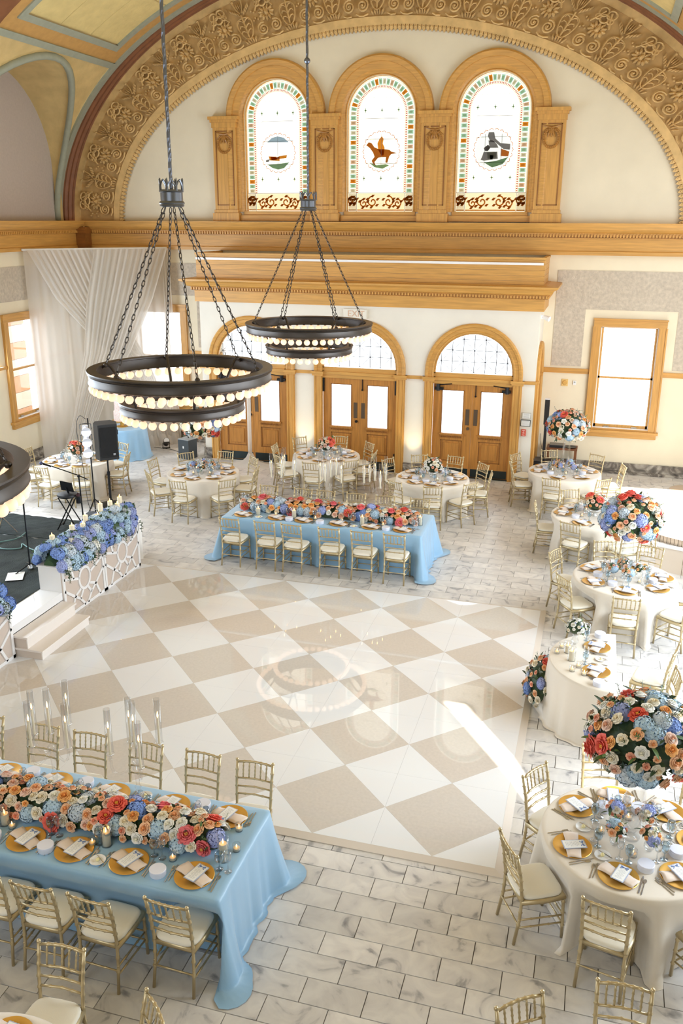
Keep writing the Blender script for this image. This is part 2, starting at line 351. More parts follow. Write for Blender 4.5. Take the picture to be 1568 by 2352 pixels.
# baseboards of dark veined marble
def dark_marble():
    m, nt, p = new_mat('dark_veined_marble'); L = nt.links; ge = N(nt, 'ShaderNodeNewGeometry')
    n = N(nt, 'ShaderNodeTexNoise'); n.inputs['Scale'].default_value = 2.4; n.inputs['Detail'].default_value = 9; n.inputs['Distortion'].default_value = 3.0
    L.new(ge.outputs['Position'], n.inputs['Vector']); r = N(nt, 'ShaderNodeValToRGB'); e = r.color_ramp.elements
    e[0].position = 0.3; e[0].color = (*lin((70, 66, 62)), 1); e[1].position = 0.66; e[1].color = (*lin((188, 180, 168)), 1); q = e.new(0.48); q.color = (*lin((118, 110, 102)), 1)
    L.new(n.outputs['Fac'], r.inputs[0]); L.new(r.outputs[0], p.inputs['Base Color']); p.inputs['Roughness'].default_value = 0.25; return m
DMAR = dark_marble()
def base_x(mb, x0, x1, y, s=-1):
    mb.bb(x0, x1, min(y, y+s*0.05), max(y, y+s*0.05), 0.0, 0.27); mb.bb(x0, x1, min(y, y+s*0.10), max(y, y+s*0.10), 0.0, 0.07)
b = MB(); base_x(b, -1.28, 4.7, YB); base_x(b, -13.6, -9.55, YB)
tag(obj('baseboard_back', b, DMAR), 'dark veined marble baseboard along the back wall', 'baseboard', kind='structure')
b = MB().bb(XLW, XLW+0.05, 14, 21.9, 0, 0.27).bb(XLW, XLW+0.1, 14, 21.9, 0, 0.07)
tag(obj('baseboard_left', b, DMAR), 'dark veined marble baseboard along the left wall', 'baseboard', kind='structure')
b = MB().bb(-1.3, -1.25, 20.5, 21.95, 0, 0.27).bb(-9.58, -9.53, 20.5, 21.95, 0, 0.27)
for xa, xb in ((-9.53, -9.33), (-7.07, -6.57), (-4.31, -3.85), (-1.58, -1.28)): b.bb(xa, xb, 20.44, 20.5, 0, 0.27).bb(xa, xb, 20.40, 20.5, 0, 0.07)
tag(obj('baseboard_vestibule', b, DMAR), 'dark marble baseboard around the door vestibule', 'baseboard', kind='structure')
# chair rails
t4 = MB()
for x0, x1 in ((-1.3, -0.13), (1.48, 4.7), (-13.6, -12.28), (-10.62, -9.53)): t4.bb(x0, x1, YB-0.05, YB, 2.44, 2.51).bb(x0, x1, YB-0.03, YB, 2.39, 2.45)
tag(obj('trim_4', t4, OAK), 'narrow oak rail along the back wall beside the sash windows', 'rail', kind='structure')
t5 = MB().bb(XLW, XLW+0.05, 10, 18.22, 2.44, 2.51).bb(XLW, XLW+0.05, 19.85, 21.9, 2.44, 2.51)
tag(obj('trim_5', t5, OAKY), 'narrow oak rail along the left wall below the grey panel', 'rail', kind='structure')
# ================================================================== MAIN CORNICE
def extr_x(mb, prof, x0, x1):   # prof: (y, z)
    n = len(prof); mb.loft([[(x0, y, z) for y, z in prof], [(x1, y, z) for y, z in prof]], closed=True, cap=True); return mb
CP = [(22.0, 5.12), (21.86, 5.12), (21.86, 5.20), (21.89, 5.22), (21.89, 5.50), (21.83, 5.52), (21.83, 5.60), (21.76, 5.63), (21.70, 5.68), (21.66, 5.76), (21.64, 5.80), (21.64, 5.82), (23.4, 5.82), (23.4, 5.7), (22.0, 5.6)]
tr1 = thing('trim_1', 'long golden oak cornice running under the carved arch and along the left wall', 'cornice', kind='structure')
obj('back_cornice', extr_x(MB(), CP, -13.3, 5.0), OAK, tr1)
cl = MB(); yy = [(-13.6+(22.0-y), z) for y, z in CP if y <= 22.0]
prof = [(XLW, 5.12), (XLW+.14, 5.12), (XLW+.14, 5.2), (XLW+.11, 5.22), (XLW+.11, 5.5), (XLW+.17, 5.52), (XLW+.17, 5.6), (XLW+.24, 5.63), (XLW+.3, 5.68), (XLW+.34, 5.76), (XLW+.36, 5.82), (-15, 5.82), (-15, 5.7), (XLW, 5.6)]
cl.loft([[(x, -4.0, z) for x, z in prof], [(x, 21.7, z) for x, z in prof]], closed=True, cap=True); obj('left_cornice', cl, OAKY, tr1)
d = MB(); x = -13.2
while x < 4.6:
    d.bb(x, x+0.035, 21.80, 21.86, 5.515, 5.575); x += 0.07
y = 14.0
while y < 21.7:
    d.bb(XLW+.14, XLW+.2, y, y+.035, 5.515, 5.575); y += .07
o = obj('dentil', d, OAK, tr1); o['kind'] = 'stuff'
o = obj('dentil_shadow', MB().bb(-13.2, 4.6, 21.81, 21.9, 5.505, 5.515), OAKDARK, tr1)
cb = MB().bb(-13.6, -13.16, 21.52, 22.0, 5.04, 5.12).bb(-13.6, -13.22, 21.58, 22.0, 5.12, 5.5).bb(-13.6, -13.16, 21.52, 22, 5.5, 5.66)
obj('corner_block', cb, OAKDARK, tr1)
# ================================================================== SASH WINDOWS (oak)
def sash_window(n, label, axis):
    """local frame: u along the wall (opening from 0 to w), d towards the room, z up"""
    (u0, u1, z0, z1), place, ow = axis
    w = thing('window_%d' % n, label, 'window', kind='structure')
    def put(name, boxes, m, parent=w):
        mb = MB()
        for a0, a1, d0, d1, c0, c1 in boxes: mb.bb(a0, a1, d0, d1, c0, c1)
        mb.v = [place(*p) for p in mb.v]; return obj(name, mb, m, parent)
    cw = 0.17
    for nm, bx, m in (('casing', (u0-cw, u0, -0.02, 0.07, z0-0.1, z1), OAKV), ('casing', (u1, u1+cw, -0.02, 0.07, z0-0.1, z1), OAKV), ('head_casing', (u0-cw, u1+cw, -0.02, 0.07, z1, z1+0.18), ow)):
        o = put(nm, [bx], m)
        a0, a1, d0, d1, c0, c1 = bx
        ed = [(a0-0.015, a0+0.02, 0.07, 0.09, c0, c1)] if nm == 'casing' and a0 < u0 else ([(a1-0.02, a1+0.015, 0.07, 0.09, c0, c1)] if nm == 'casing' else [(a0-0.015, a1+0.015, 0.07, 0.095, c1-0.02, c1+0.015)])
        put('edge_bead', ed, m, o)
    put('sill', [(u0-cw-0.06, u1+cw+0.06, 0.0, 0.12, z0-0.11, z0-0.05), (u0, u1, -0.02, 0.06, z0-0.05, z0-.005), (u0-cw-0.02, u1+cw+0.02, 0.0, 0.085, z0-0.22, z0-0.11)], ow)
    put('jamb', [(u0, u0+0.02, -0.22, 0.0, z0, z1), (u1-0.02, u1, -0.22, 0.0, z0, z1), (u0, u1, -0.22, 0.0, z1-0.02, z1), (u0, u1, -0.22, 0.055, z0-0.02, z0+.002)], WHITEP)
    zm = (z0+z1)/2
    for k, (a, bz, dd) in enumerate(((z0, zm+0.02, -0.07), (zm-0.02, z1, -0.11))):
        s = put('sash', [(u0+.02, u0+.065, dd-.03, dd, a, bz), (u1-.065, u1-.02, dd-.03, dd, a, bz), (u0+.02, u1-.02, dd-.03, dd, a, a+(.07 if k == 0 else .04)), (u0+.02, u1-.02, dd-.03, dd, bz-.04, bz)], OAKV)
        put('pane', [(u0+.06, u1-.06, dd-.018, dd-.014, a+.04, bz-.03)], PANE, s)
        if k == 0:
            for q in (0.25, 0.75):
                c = u0+(u1-u0)*q; put('sash_lift', [(c-.06, c+.06, dd, dd+.03, a+.01, a+.03)], STEEL, s)
    return w
px = lambda u, d, z: (u, YB-d, z)
sash_window(1, 'oak sash window in the back wall beside the tall vase of flowers', ((WIN_R), px, OAK))
sash_window(2, 'oak sash window in the back wall partly behind the white drape', ((WIN_BL), px, OAK))
sash_window(3, 'oak sash window in the left wall partly behind the white drape', ((WIN_L), (lambda u, d, z: (XLW+d, u, z)), OAKY))
# brick pier outside the left window
bp = thing('outside_brick_pier', 'orange brick pier with pale bands seen outside the left wall window', 'pier', (-15.6, 20.7, 0))
BRK = mat('orange_brick', (240, 190, 160), 0.9, var=0.1, scale=9); PALE = mat('pale_band', (250, 244, 238), 0.9)
for k in range(9):
    obj('brick_band' if k % 2 else 'stone_band', MB().bb(-0.5, 0.5, -0.5, 0.5, k*0.45, k*0.45+0.44), BRK if k % 2 else PALE, bp)
# ================================================================== VESTIBULE
VX0, VX1, VY = -9.53, -1.30, 20.5
DC = (-8.2, -5.44, -2.715); DR = 0.90; DSP = 2.52; DW = 0.92
v = MB(); hs_ = [(c-DW, c+DW, K(0), (lambda x, c=c: DSP+math.sqrt(max(0, DW*DW-(x-c)**2))), 20) for c in DC]
wall_xz(v, VX0, VX1, K(0), K(5.0), VY, hs_)
vest = obj('wall_vestibule', v, PLASTW); tag(vest, 'pale plaster vestibule wall holding three arched oak double doors', 'wall', kind='structure')
side = MB(); wall_xz(side, VY, YB, K(0), K(5.0), 0, [(20.72, 21.80, K(0), (lambda x: 2.52+math.sqrt(max(0, .54**2-(x-21.26)**2))), 10)])
for xx in (VX0, VX1):
    s2 = MB().add([(xx, x, z) for x, y, z in side.v], side.f); obj('side_wall', s2, PLASTW, vest)
obj('vestibule_roof', MB().bb(VX0, VX1, VY-0.1, YB, 4.95, 5.0), WHITEP, vest)
# dark inner lining so the side arch reads as an opening with its own door
EP = [(20.5, 3.96), (20.42, 3.96), (20.42, 4.22), (20.36, 4.24), (20.36, 4.31), (20.28, 4.34), (20.22, 4.42), (20.14, 4.46), (20.14, 4.50), (20.40, 4.52), (20.40, 4.53), (20.5, 4.53)]
tr2 = thing('trim_2', 'oak entablature and boarded parapet over the arched doors', 'entablature', kind='structure')
def wrap(mb, prof):   # profile depth d in front of the vestibule face, wrapped round both sides
    P_ = [(VY-y, z) for y, z in prof]; rings = []
    for (ax, ay, dx, dy) in ((VX0, YB, -1, 0), (VX0, VY, -1, -1), (VX1, VY, 1, -1), (VX1, YB, 1, 0)):
        rings.append([(ax+dx*d_, ay+dy*d_, z) for d_, z in P_])
    mb.loft(rings, closed=True, cap=True); return mb
obj('cornice', wrap(MB(), EP), OAK, tr2)
zz = [4.53, 4.61, 4.72, 4.84, 4.96, 5.06, 5.11]
for k in range(6):
    dd = 0.03 if k < 5 else 0.05
    obj('board', wrap(MB(), [(VY-dd, zz[k]+.002), (VY-dd, zz[k+1]-.002), (VY+.03, zz[k+1]-.002), (VY+.03, zz[k]+.002)]), OAK, tr2)
d = MB(); x = VX0-0.14
while x < VX1+0.14:
    d.bb(x, x+0.035, 20.33, 20.37, 4.245, 4.30); x += 0.07
y = 20.36
while y < 21.9:
    d.bb(VX1+.13, VX1+.17, y, y+.035, 4.245, 4.30); y += .07
o = obj('dentil', d, OAK, tr2); o['kind'] = 'stuff'
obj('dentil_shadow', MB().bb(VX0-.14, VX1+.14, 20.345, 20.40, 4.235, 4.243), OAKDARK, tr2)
# door surrounds: string course, casings, arch mouldings, fanlights
def arch_path(cx, r, zs, z0, n=24):
    pts = [((cx-r, z0), (-1, 0))] if z0 < zs-1e-6 else []
    for k in range(n+1):
        a = PI-PI*k/n; pts.append(((cx+r*math.cos(a), zs+r*math.sin(a)), (math.cos(a), math.sin(a))))
    if z0 < zs-1e-6: pts.append(((cx+r, z0), (1, 0)))
    return pts
def sweep_arch(mb, path, prof, Y):   # prof: (outward offset, y offset)
    mb.loft([[(p[0]+n[0]*o_, Y+dy, p[1]+n[1]*o_) for o_, dy in prof] for p, n in path], closed=True, cap=True); return mb
SIGNS = {0: 'behind the white draped pole', 1: 'in the middle of the vestibule', 2: 'beside the red alarm plate'}
CAME = mat('lead_came', (96, 98, 104), 0.5); KICK = mat('dark_kick_plate', (46, 56, 58), 0.35, metal=0.5); PUSH = mat('bronze_push_plate', (104, 88, 72), 0.4, metal=0.6); IRON = mat('black_iron', (34, 33, 34), 0.4, metal=0.5)
for k, c in enumerate(DC):
    dr = thing('door_%d' % (k+1), 'arched oak double door with fanlight, '+SIGNS[k], 'door', kind='structure')
    for s in (-1, 1):
        a, b_ = sorted((c+s*0.92, c+s*1.13)); mb = MB().bb(a, b_, VY-0.05, VY+0.02, 0.0, 2.30)
        obj('casing', mb, OAKV, dr)
        m1 = c+s*1.10; m2 = c+s*0.95
        obj('casing_bead', MB().bb(m1-.015, m1+.015, VY-.07, VY-.05, 0, 2.3).bb(m2-.015, m2+.015, VY-.07, VY-.05, 0, 2.3), OAKV, dr)
        obj('capital', MB().bb(a-.03, b_+.03, VY-.10, VY+.02, 2.29, 2.34).bb(a-.05, b_+.05, VY-.14, VY+.02, 2.34, 2.40), OAK, dr)
    obj('transom', MB().bb(c-.92, c+.92, VY-.02, VY+.06, 2.24, 2.33).bb(c-.92, c+.92, VY-.07, VY+.06, 2.33, 2.40).bb(c-.92, c+.92, VY, VY+.05, 2.40, 2.50), OAK, dr)
    obj('arch_moulding', sweep_arch(MB(), arch_path(c, 0.92, DSP, 2.40), [(0.0, 0.02), (0.0, -0.05), (0.03, -0.06), (0.05, -0.04), (0.12, -0.045), (0.13, -0.07), (0.18, -0.08), (0.21, -0.05), (0.21, 0.02)], VY), OAK, dr)
    fl = obj('fanlight_frame', sweep_arch(MB(), arch_path(c, 0.885, DSP, 2.48), [(0.0, 0.0), (0.035, 0.0), (0.035, 0.05), (0.0, 0.05)], VY), OAK, dr)
    pn = [(c-.885, DSP)]+[(c+.885*math.cos(PI-PI*q/24), DSP+.885*math.sin(PI-PI*q/24)) for q in range(25)]
    obj('fanlight_pane', MB().prism_xz(pn, VY+.03, VY+.034), PANE, dr)
    gl = MB()
    def came(x0, z0, x1, z1, r=0.008):
        # clip to the half disc
        n = 30; seg = []
        for q in range(n+1):
            x, z = x0+(x1-x0)*q/n, z0+(z1-z0)*q/n
            if (x-c)**2+(z-DSP)**2 < .885**2 and z >= DSP-0.01: seg.append((x, VY+.028, z))
        if len(seg) > 1: gl.tube([seg[0], seg[-1]], r, 4)
    st = 0.295
    for q in range(-3, 4): came(c+q*st*0.86, DSP, c+q*st*0.86, DSP+1)
    for q in range(1, 4): came(c-1, DSP+q*st*0.86, c+1, DSP+q*st*0.86, 0.006)
    for q in range(-4, 4, 2):
        for s in range(0, 4, 2):
            x0, z0, w_ = c+q*st*.86, DSP+s*st*.86, 2*st*.86
            came(x0, z0, x0+w_, z0+w_, 0.005); came(x0+w_, z0, x0, z0+w_, 0.005)
    for q in range(-2, 3, 2):
        for s in (1, 3):
            if (q*st*.86)**2+(s*st*.86)**2 < .7: gl.ball((c+q*st*.86+st*.43*2, VY+.02, DSP+s*st*.86), 0.014, 6, 4)
    o = obj('fanlight_came', gl, CAME, dr); o['kind'] = 'stuff'
    obj('threshold', MB().bb(c-.92, c+.92, VY-.02, VY+.08, 0, 0.02), KICK, dr)
    for s in (-1, 1):
        x0, x1 = sorted((c+s*0.002, c+s*0.919)); yd = VY+0.03; e0, e1 = x0, x1
        xi0, xi1 = (c+s*0.195, c+s*0.715); xi0, xi1 = sorted((xi0, xi1))
        lf = MB().bb(e0, xi0, yd, yd+.045, .02, 2.245).bb(xi1, e1, yd, yd+.045, .02, 2.245).bb(xi0, xi1, yd, yd+.045, 2.10, 2.245).bb(xi0, xi1, yd, yd+.045, .90, 1.06).bb(xi0, xi1, yd, yd+.045, .02, .38)
        leaf = obj('leaf', lf, OAKD, dr)
        obj('glazing_bead', MB().bb(xi0, xi1, yd-.01, yd+.03, 2.085, 2.10).bb(xi0, xi0+.015, yd-.01, yd+.03, 1.06, 2.1).bb(xi1-.015, xi1, yd-.01, yd+.03, 1.06, 2.1), OAKDARK, leaf)
        obj('pane', MB().bb(xi0, xi1, yd+.02, yd+.026, 1.06, 2.10), PANE, leaf)
        led = MB().bb(xi0-.03, xi1+.03, yd-.045, yd, 1.03, 1.065).bb(xi0-.01, xi1+.01, yd-.015, yd, .96, 1.03); obj('ledge', led, OAKD, leaf)
        q = MB(); x = xi0
        while x < xi1-.02:
            q.bb(x, x+.02, yd-.03, yd-.012, .965, 1.0); x += .04
        qo = obj('dentil', q, OAKDARK, leaf); qo['kind'] = 'stuff'
        obj('lower_panel', MB().bb(xi0, xi1, yd+.02, yd+.03, .38, .90).bb(xi0+.075, xi1-.075, yd-.004, yd+.03, .46, .83), OAKD, leaf)
        obj('panel_bead', MB().bb(xi0, xi1, yd+.005, yd+.02, .38, .40).bb(xi0, xi1, yd+.005, yd+.02, .88, .90).bb(xi0, xi0+.02, yd+.005, yd+.02, .38, .9).bb(xi1-.02, xi1, yd+.005, yd+.02, .38, .9), OAKDARK, leaf)
        obj('kick_plate', MB().bb(x0+.03, x1-.03, yd-.006, yd, .03, .22), KICK, leaf)
        xp = c+s*0.095; obj('push_plate', MB().bb(xp-.045, xp+.045, yd-.008, yd, 1.28, 1.66), PUSH, leaf)
        xh = c+s*0.90
        if k == 1:
            obj('hinge', MB().tube([(xh, yd-.02, 1.9), (xh, yd-.02, 2.24)], .028, 8), IRON, leaf); obj('hinge', MB().tube([(xh, yd-.02, .1), (xh, yd-.02, .45)], .028, 8), IRON, leaf)
        else:
            cx_ = c+s*0.78; obj('door_closer', MB().bb(cx_-.10, cx_+.10, yd-.09, yd, 2.10, 2.16).tube([(cx_+s*.02, yd-.07, 2.08), (cx_+s*.02, yd-.07, 2.24)], .045, 8).tube([(cx_, yd-.08, 2.22), (cx_-s*.3, yd-.05, 2.25)], .012, 6), IRON, leaf)
    obj('bolt', MB().bb(c+.07, c+.085, VY, VY+.03, 1.98, 2.24).ball((c+.078, VY, 1.98), .025, 6, 4), IRON, dr)
    obj('lock', MB().tube([(c-.07, VY+.03, 1.2), (c-.07, VY, 1.2)], .035, 10), PUSH if k == 2 else IRON, dr)
obj('string_course', MB().bb(-7.07, -6.57, VY-.08, VY, 2.33, 2.40).bb(-4.31, -3.85, VY-.08, VY, 2.33, 2.4).bb(-1.58, -1.27, VY-.08, VY, 2.33, 2.4).bb(-9.56, -9.33, VY-.08, VY, 2.33, 2.4), OAK, tr2)
# right side arch of the vestibule
d4 = thing('door_4', 'arched oak opening in the side of the vestibule next to the black column speaker', 'door', kind='structure')
def side_put(name, mb, m):
    mb.v = [(VX1+(VY-y), x, z) for x, y, z in mb.v]; return obj(name, mb, m, d4)
side_put('arch_moulding', sweep_arch(MB(), arch_path(21.26, .54, 2.52, 0.0, 16), [(0, .02), (0, -.05), (.06, -.06), (.12, -.08), (.16, -.05), (.16, .02)], VY), OAKV)
side_put('capital', MB().bb(20.5, 20.74, VY-.08, VY, 2.33, 2.4).bb(21.78, 22.0, VY-.08, VY, 2.33, 2.4), OAK)
side_put('corner_casing', MB().bb(20.5, 20.56, VY-.02, VY, 0, 2.33), OAKV)
side_put('leaf', MB().bb(20.72, 21.8, VY+.05, VY+.09, 0, 3.06), OAKD)
# ================================================================== CARVED ARCH
def ell(E, ph): return (E[0]-E[1]*math.cos(ph), ZS+E[2]*math.sin(ph))
NPH = 400; _len = [0.0]
for i in range(NPH):
    a, b = ell(EI, PI*i/NPH), ell(EI, PI*(i+1)/NPH); _len.append(_len[-1]+math.hypot(b[0]-a[0], b[1]-a[1]))
def ph_of(s):
    t = s*_len[-1]; lo, hi = 0, NPH
    while hi-lo > 1:
        m = (lo+hi)//2
        if _len[m] <= t: lo = m
        else: hi = m
    return PI*(lo+(t-_len[lo])/max(1e-9, _len[lo+1]-_len[lo]))/NPH if lo < NPH else PI
def fpt(s, v):
    ph = ph_of(min(1, max(0, s))); a, b = ell(EI, ph), ell(EO, ph)
    return Vector((a[0]+(b[0]-a[0])*v, YB-0.06+(YO-YB)*v, a[1]+(b[1]-a[1])*v))
def fmap(s, v, h):
    p = fpt(s, v); e = 0.002
    ts = fpt(s+e, v)-fpt(s-e, v); tv = fpt(s, min(1, v+e))-fpt(s, max(0, v-e)); n = ts.cross(tv).normalized()
    if n.y > 0: n = -n
    return p+n*h
tr3 = thing('trim_3', 'carved ochre plaster arch of scrolls and leaves around the lunette wall', 'carved arch', kind='structure')
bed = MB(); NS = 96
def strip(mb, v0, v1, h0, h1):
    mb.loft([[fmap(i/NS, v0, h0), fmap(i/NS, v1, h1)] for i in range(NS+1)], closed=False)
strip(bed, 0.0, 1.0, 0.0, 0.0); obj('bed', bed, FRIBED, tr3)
bd = MB()
for v0, v1 in ((0.03, 0.15), (0.88, 1.0)):
    bd.loft([[fmap(i/NS, v0, 0), fmap(i/NS, v0, .05), fmap(i/NS, v1, .05), fmap(i/NS, v1, 0)] for i in range(NS+1)], closed=False)
obj('plain_border', bd, FRIEZE, tr3)
obj('inner_return', MB().loft([[fmap(i/NS, 0, .03), (lambda p: (p.x, YB+.02, p.z))(fpt(i/NS, 0))] for i in range(NS+1)], closed=False), FRIEZE, tr3)
te = MB(); NT = 190
for i in range(NT):
    s = (i+.5)/NT; c = fpt(s, 0.0); t = (fpt(s+.001, 0)-fpt(s-.001, 0)).normalized(); n = Vector((-t.z, 0, t.x)); n = -n if n.z*(1) < 0 or (abs(n.z) < .2 and (n.x*(c.x-EI[0]) < 0)) else n
    w = _len[-1]/NT*.42
    q = [c+t*w+n*.05, c-t*w+n*.05, c-t*w-n*.03, c-n*.085, c+t*w-n*.03]
    te.add([(p.x, YB-.10, p.z) for p in q]+[(p.x, YB-.02, p.z) for p in q], [(0, 1, 2, 3, 4)]+[(j, (j+1) % 5, 5+(j+1) % 5, 5+j) for j in range(5)])
    te.ball((c.x, YB-.10, c.z), .03, 6, 4)
o = obj('egg_and_dart', te, FRIEZE, tr3); o['kind'] = 'stuff'
SQ = .74
def spiral(cx, cy, r0, turns, a0, sgn, n=26): return [(cx+r0*(1-.82*i/n)*math.cos(a0+sgn*turns*2*PI*i/n), cy+SQ*r0*(1-.82*i/n)*math.sin(a0+sgn*turns*2*PI*i/n)) for i in range(n+1)]
def leafblob(mb, x, y, a, l, w, h):
    ca, sa = math.cos(a), math.sin(a); P_ = lambda u, v: (x+u*ca-v*sa, y+u*sa+v*ca)
    pts = [(*P_(-l, 0), 0.01), (*P_(-l*.3, w), 0.02), (*P_(l*.5, w*.8), .02), (*P_(l, 0), .03), (*P_(l*.5, -w*.8), .02), (*P_(-l*.3, -w), .02), (*P_(0, 0), h)]
    mb.add(pts, [(0, 1, 6), (1, 2, 6), (2, 3, 6), (3, 4, 6), (4, 5, 6), (5, 0, 6)])
def flat_tube(mb, pts, r=.014, h=.035): mb.tube([(x, y, h) for x, y in pts], r, 4)
def motif_scroll():
    m = MB()
    for cx, sg in ((0.28, 1), (0.58, -1)):
        flat_tube(m, spiral(cx, .31, .135, 1.9, 1.2 if sg > 0 else 1.9, sg), .017, .05); flat_tube(m, spiral(cx, .31, .10, .7, 3.5, sg, 12), .011, .03)
        m.ball((cx, .31, .05), .026, 6, 4)
    flat_tube(m, [(.43, .20), (.50, .17), (.60, .165), (.70, .19)], .015); flat_tube(m, [(.14, .19), (.22, .165), (.32, .17)], .015)
    return m
def motif_palmette():
    m = MB(); x0 = .90
    heart = [(x0+.17*math.sin(t)**1 * (1.0), .44+.17*math.cos(t)-.03*math.cos(2*t)) for t in [2*PI*i/22 for i in range(23)]]
    flat_tube(m, heart, .014, .04); flat_tube(m, [(x0, .26), (x0, .62)], .018, .05)
    for i in range(3):
        for s in (-1, 1): flat_tube(m, [(x0, .33+i*.085), (x0+s*.05, .375+i*.085), (x0+s*.105, .385+i*.085), (x0+s*.135, .35+i*.085)], .012, .04)
    for i in range(5): leafblob(m, x0+(-.12+.06*i), .215+.012*(2-abs(i-2)), PI/2+(-.6+.3*i)*-1, .06, .022, .07)
    return m
def motif_knot():
    m = MB()
    for cx, cy, r in ((.34, .78, .085), (.50, .78, .085), (.42, .70, .08), (.30, .70, .05), (.54, .70, .05)): flat_tube(m, [(cx+r*math.cos(t), cy+SQ*r*math.sin(t)) for t in [2*PI*i/14 for i in range(15)]], .016, .055)
    flat_tube(m, [(.22, .60), (.30, .70), (.36, .80)], .016, .06); flat_tube(m, [(.62, .60), (.54, .70), (.48, .80)], .016, .06)
    return m
def motif_leaves():
    m = MB()
    for i in range(11):
        a = 2*PI*i/11; leafblob(m, .43+.12*math.cos(a), .54+.075*math.sin(a), a, .065, .032, .06)
    leafblob(m, .43, .54, PI/2, .08, .05, .075)
    for s in (-1, 1):
        for q in range(4): leafblob(m, .90+s*(.06+.045*q), .66+.03*q, PI/2-s*.5, .05, .022, .06)
    flat_tube(m, [(.80, .86), (.83, .74), (.88, .66)], .014); flat_tube(m, [(1.0, .86), (.97, .74), (.92, .66)], .014); flat_tube(m, [(.79, .87), (.83, .86)], .02); flat_tube(m, [(.97, .86), (1.01, .87)], .02)
    for q in range(3): leafblob(m, .90+(-.04+.04*q), .77, PI/2, .07, .016, .05)
    for q in range(6): m.ball((.12+.05*(q % 3), .48+.12*(q//3)+.03*(q % 2), .025), .022, 5, 3)
    return m
MOT = [('scroll', motif_scroll()), ('palmette', motif_palmette()), ('knot', motif_knot()), ('leaf_cluster', motif_leaves())]
NM = 18
for k in range(NM):
    for nm, m in MOT:
        q = MB(); q.f = m.f; q.m = m.m; q.v = [tuple(fmap((k+x)/NM, y, z*2.0)) for x, y, z in m.v]
        obj(nm, q, FRIEZE, tr3)
# ================================================================== VAULT
vault = thing('ceiling', 'cream plaster barrel vault with grey blue and ochre ribs above the hall', 'ceiling', kind='structure')
LC, LRAD, LSPR, XLL = 19.2, 2.27, 7.03, EV[0]-EV[1]
def zc(y): return LSPR+math.sqrt(max(0, LRAD**2-(y-LC)**2)) if abs(y-LC) < LRAD else None
def vp(ph, y, off=0.0):
    x, z = EV[0]-EV[1]*math.cos(ph), ZS+EV[2]*math.sin(ph); n = Vector((-math.cos(ph)/EV[1], 0, math.sin(ph)/EV[2])).normalized()
    return Vector((x, y, z))-n*off
def ph_z(z): return math.asin(min(1, max(0, (z-ZS)/EV[2])))
SLOT = [7.60+.2*k for k in range(13)]           # unseen slot cut in the vault, shaped to throw the sun streak
ys = [-4.5, 0, 4]+SLOT+[12, 15, 16.5, LC-LRAD-.001]+[LC-LRAD*math.cos(PI*k/24) for k in range(25)]+[LC+LRAD+.001, 21.6, YV]
NP = 64
def slot_ph(y, off):
    xf = .27-(y-7.64)*1.5/2.17+off; lo, hi = PI/2, PI
    for _ in range(40):
        m = (lo+hi)/2; p = vp(m, y)
        if p.x-.3*p.z < xf: lo = m
        else: hi = m
    return lo
def vring(y, a, b, n): return [vp(a+(b-a)*i/n, y) for i in range(n+1)]
def start(y):
    z = zc(y); return ph_z(z) if z else 0.0
mv = MB()
for y0_, y1_ in zip(ys, ys[1:]):
    mid = (y0_+y1_)/2
    if y1_-y0_ < .01: continue
    if SLOT[0]-.01 < mid < SLOT[-1]:
        mv.loft([vring(y, 0, slot_ph(y, -.13), 40) for y in (y0_, y1_)], closed=False); mv.loft([vring(y, slot_ph(y, .13), PI, 20) for y in (y0_, y1_)], closed=False)
    elif 16.4 < mid < 20.9: mv.loft([vring(y, start(y), PI, NP)[:NP-8] for y in (y0_, y1_)], closed=False)  # right foot of the vault left open, unseen, so sun reaches the dais
    else: mv.loft([vring(y, start(y), PI, NP) for y in (y0_, y1_)], closed=False)
obj('barrel', mv, VAULT, vault, smooth=True)
lg = MB().bb(EV[0]+EV[1]-.1, XRW, -4.5, 16.4, 5.78, 5.84).bb(EV[0]+EV[1]-.1, XRW, 20.9, 22.6, 5.78, 5.84)  # unseen slabs added to keep sun out between vault and right wall
obj('right_sun_block', lg, PLAST, vault)
cv = MB(); rr = []
for k in range(25):
    y = LC-LRAD*math.cos(PI*k/24); z = zc(y) or LSPR; xi = vp(ph_z(z), y).x; rr.append([(XLL+(xi-XLL)*i/6, y, z) for i in range(7)])
cv.loft(rr, closed=False)
for y in (LC-LRAD, LC+LRAD): cv.add([(XLL, y, ZS), (vp(ph_z(LSPR), y).x, y, ZS), (vp(ph_z(LSPR), y).x, y, LSPR), (XLL, y, LSPR)], [(0, 1, 2, 3)])
obj('side_vault', cv, VAULT, vault, smooth=True)
lp = MB().loft([[(XLL, LC-LRAD*math.cos(PI*k/24), ZS-.1), (XLL, LC-LRAD*math.cos(PI*k/24), zc(LC-LRAD*math.cos(PI*k/24)) or LSPR)] for k in range(25)], closed=False)
obj('lunette_panel', lp, LILAC, vault)
gt = MB(); pts = [vp(ph_z(ZS+.05+k*(LSPR-ZS-.05)/4), LC+LRAD*1.0) for k in range(4)]+[vp(ph_z(zc(LC+LRAD*math.cos(PI*k/24)) or LSPR), LC+LRAD*math.cos(PI*k/24)) for k in range(25)]
gt.tube([p+Vector((.03, 0, -.02)) for p in pts], .085, 6); obj('groin_rib', gt, BLUEB, vault, smooth=True)
def patch(name, m, p0, p1, y0, y1, off=0.03, n=40, ny=1):
    mb = MB(); R_ = []
    for i in range(n+1):
        ph = p0+(p1-p0)*i/n; R_.append([vp(ph, y0, -.01), vp(ph, y0, off)]+[vp(ph, y0+(y1-y0)*j/ny, off) for j in range(1, ny+1)]+[vp(ph, y1, -.01)])
    mb.loft(R_, closed=False); return obj(name, mb, m, vault, smooth=SM)
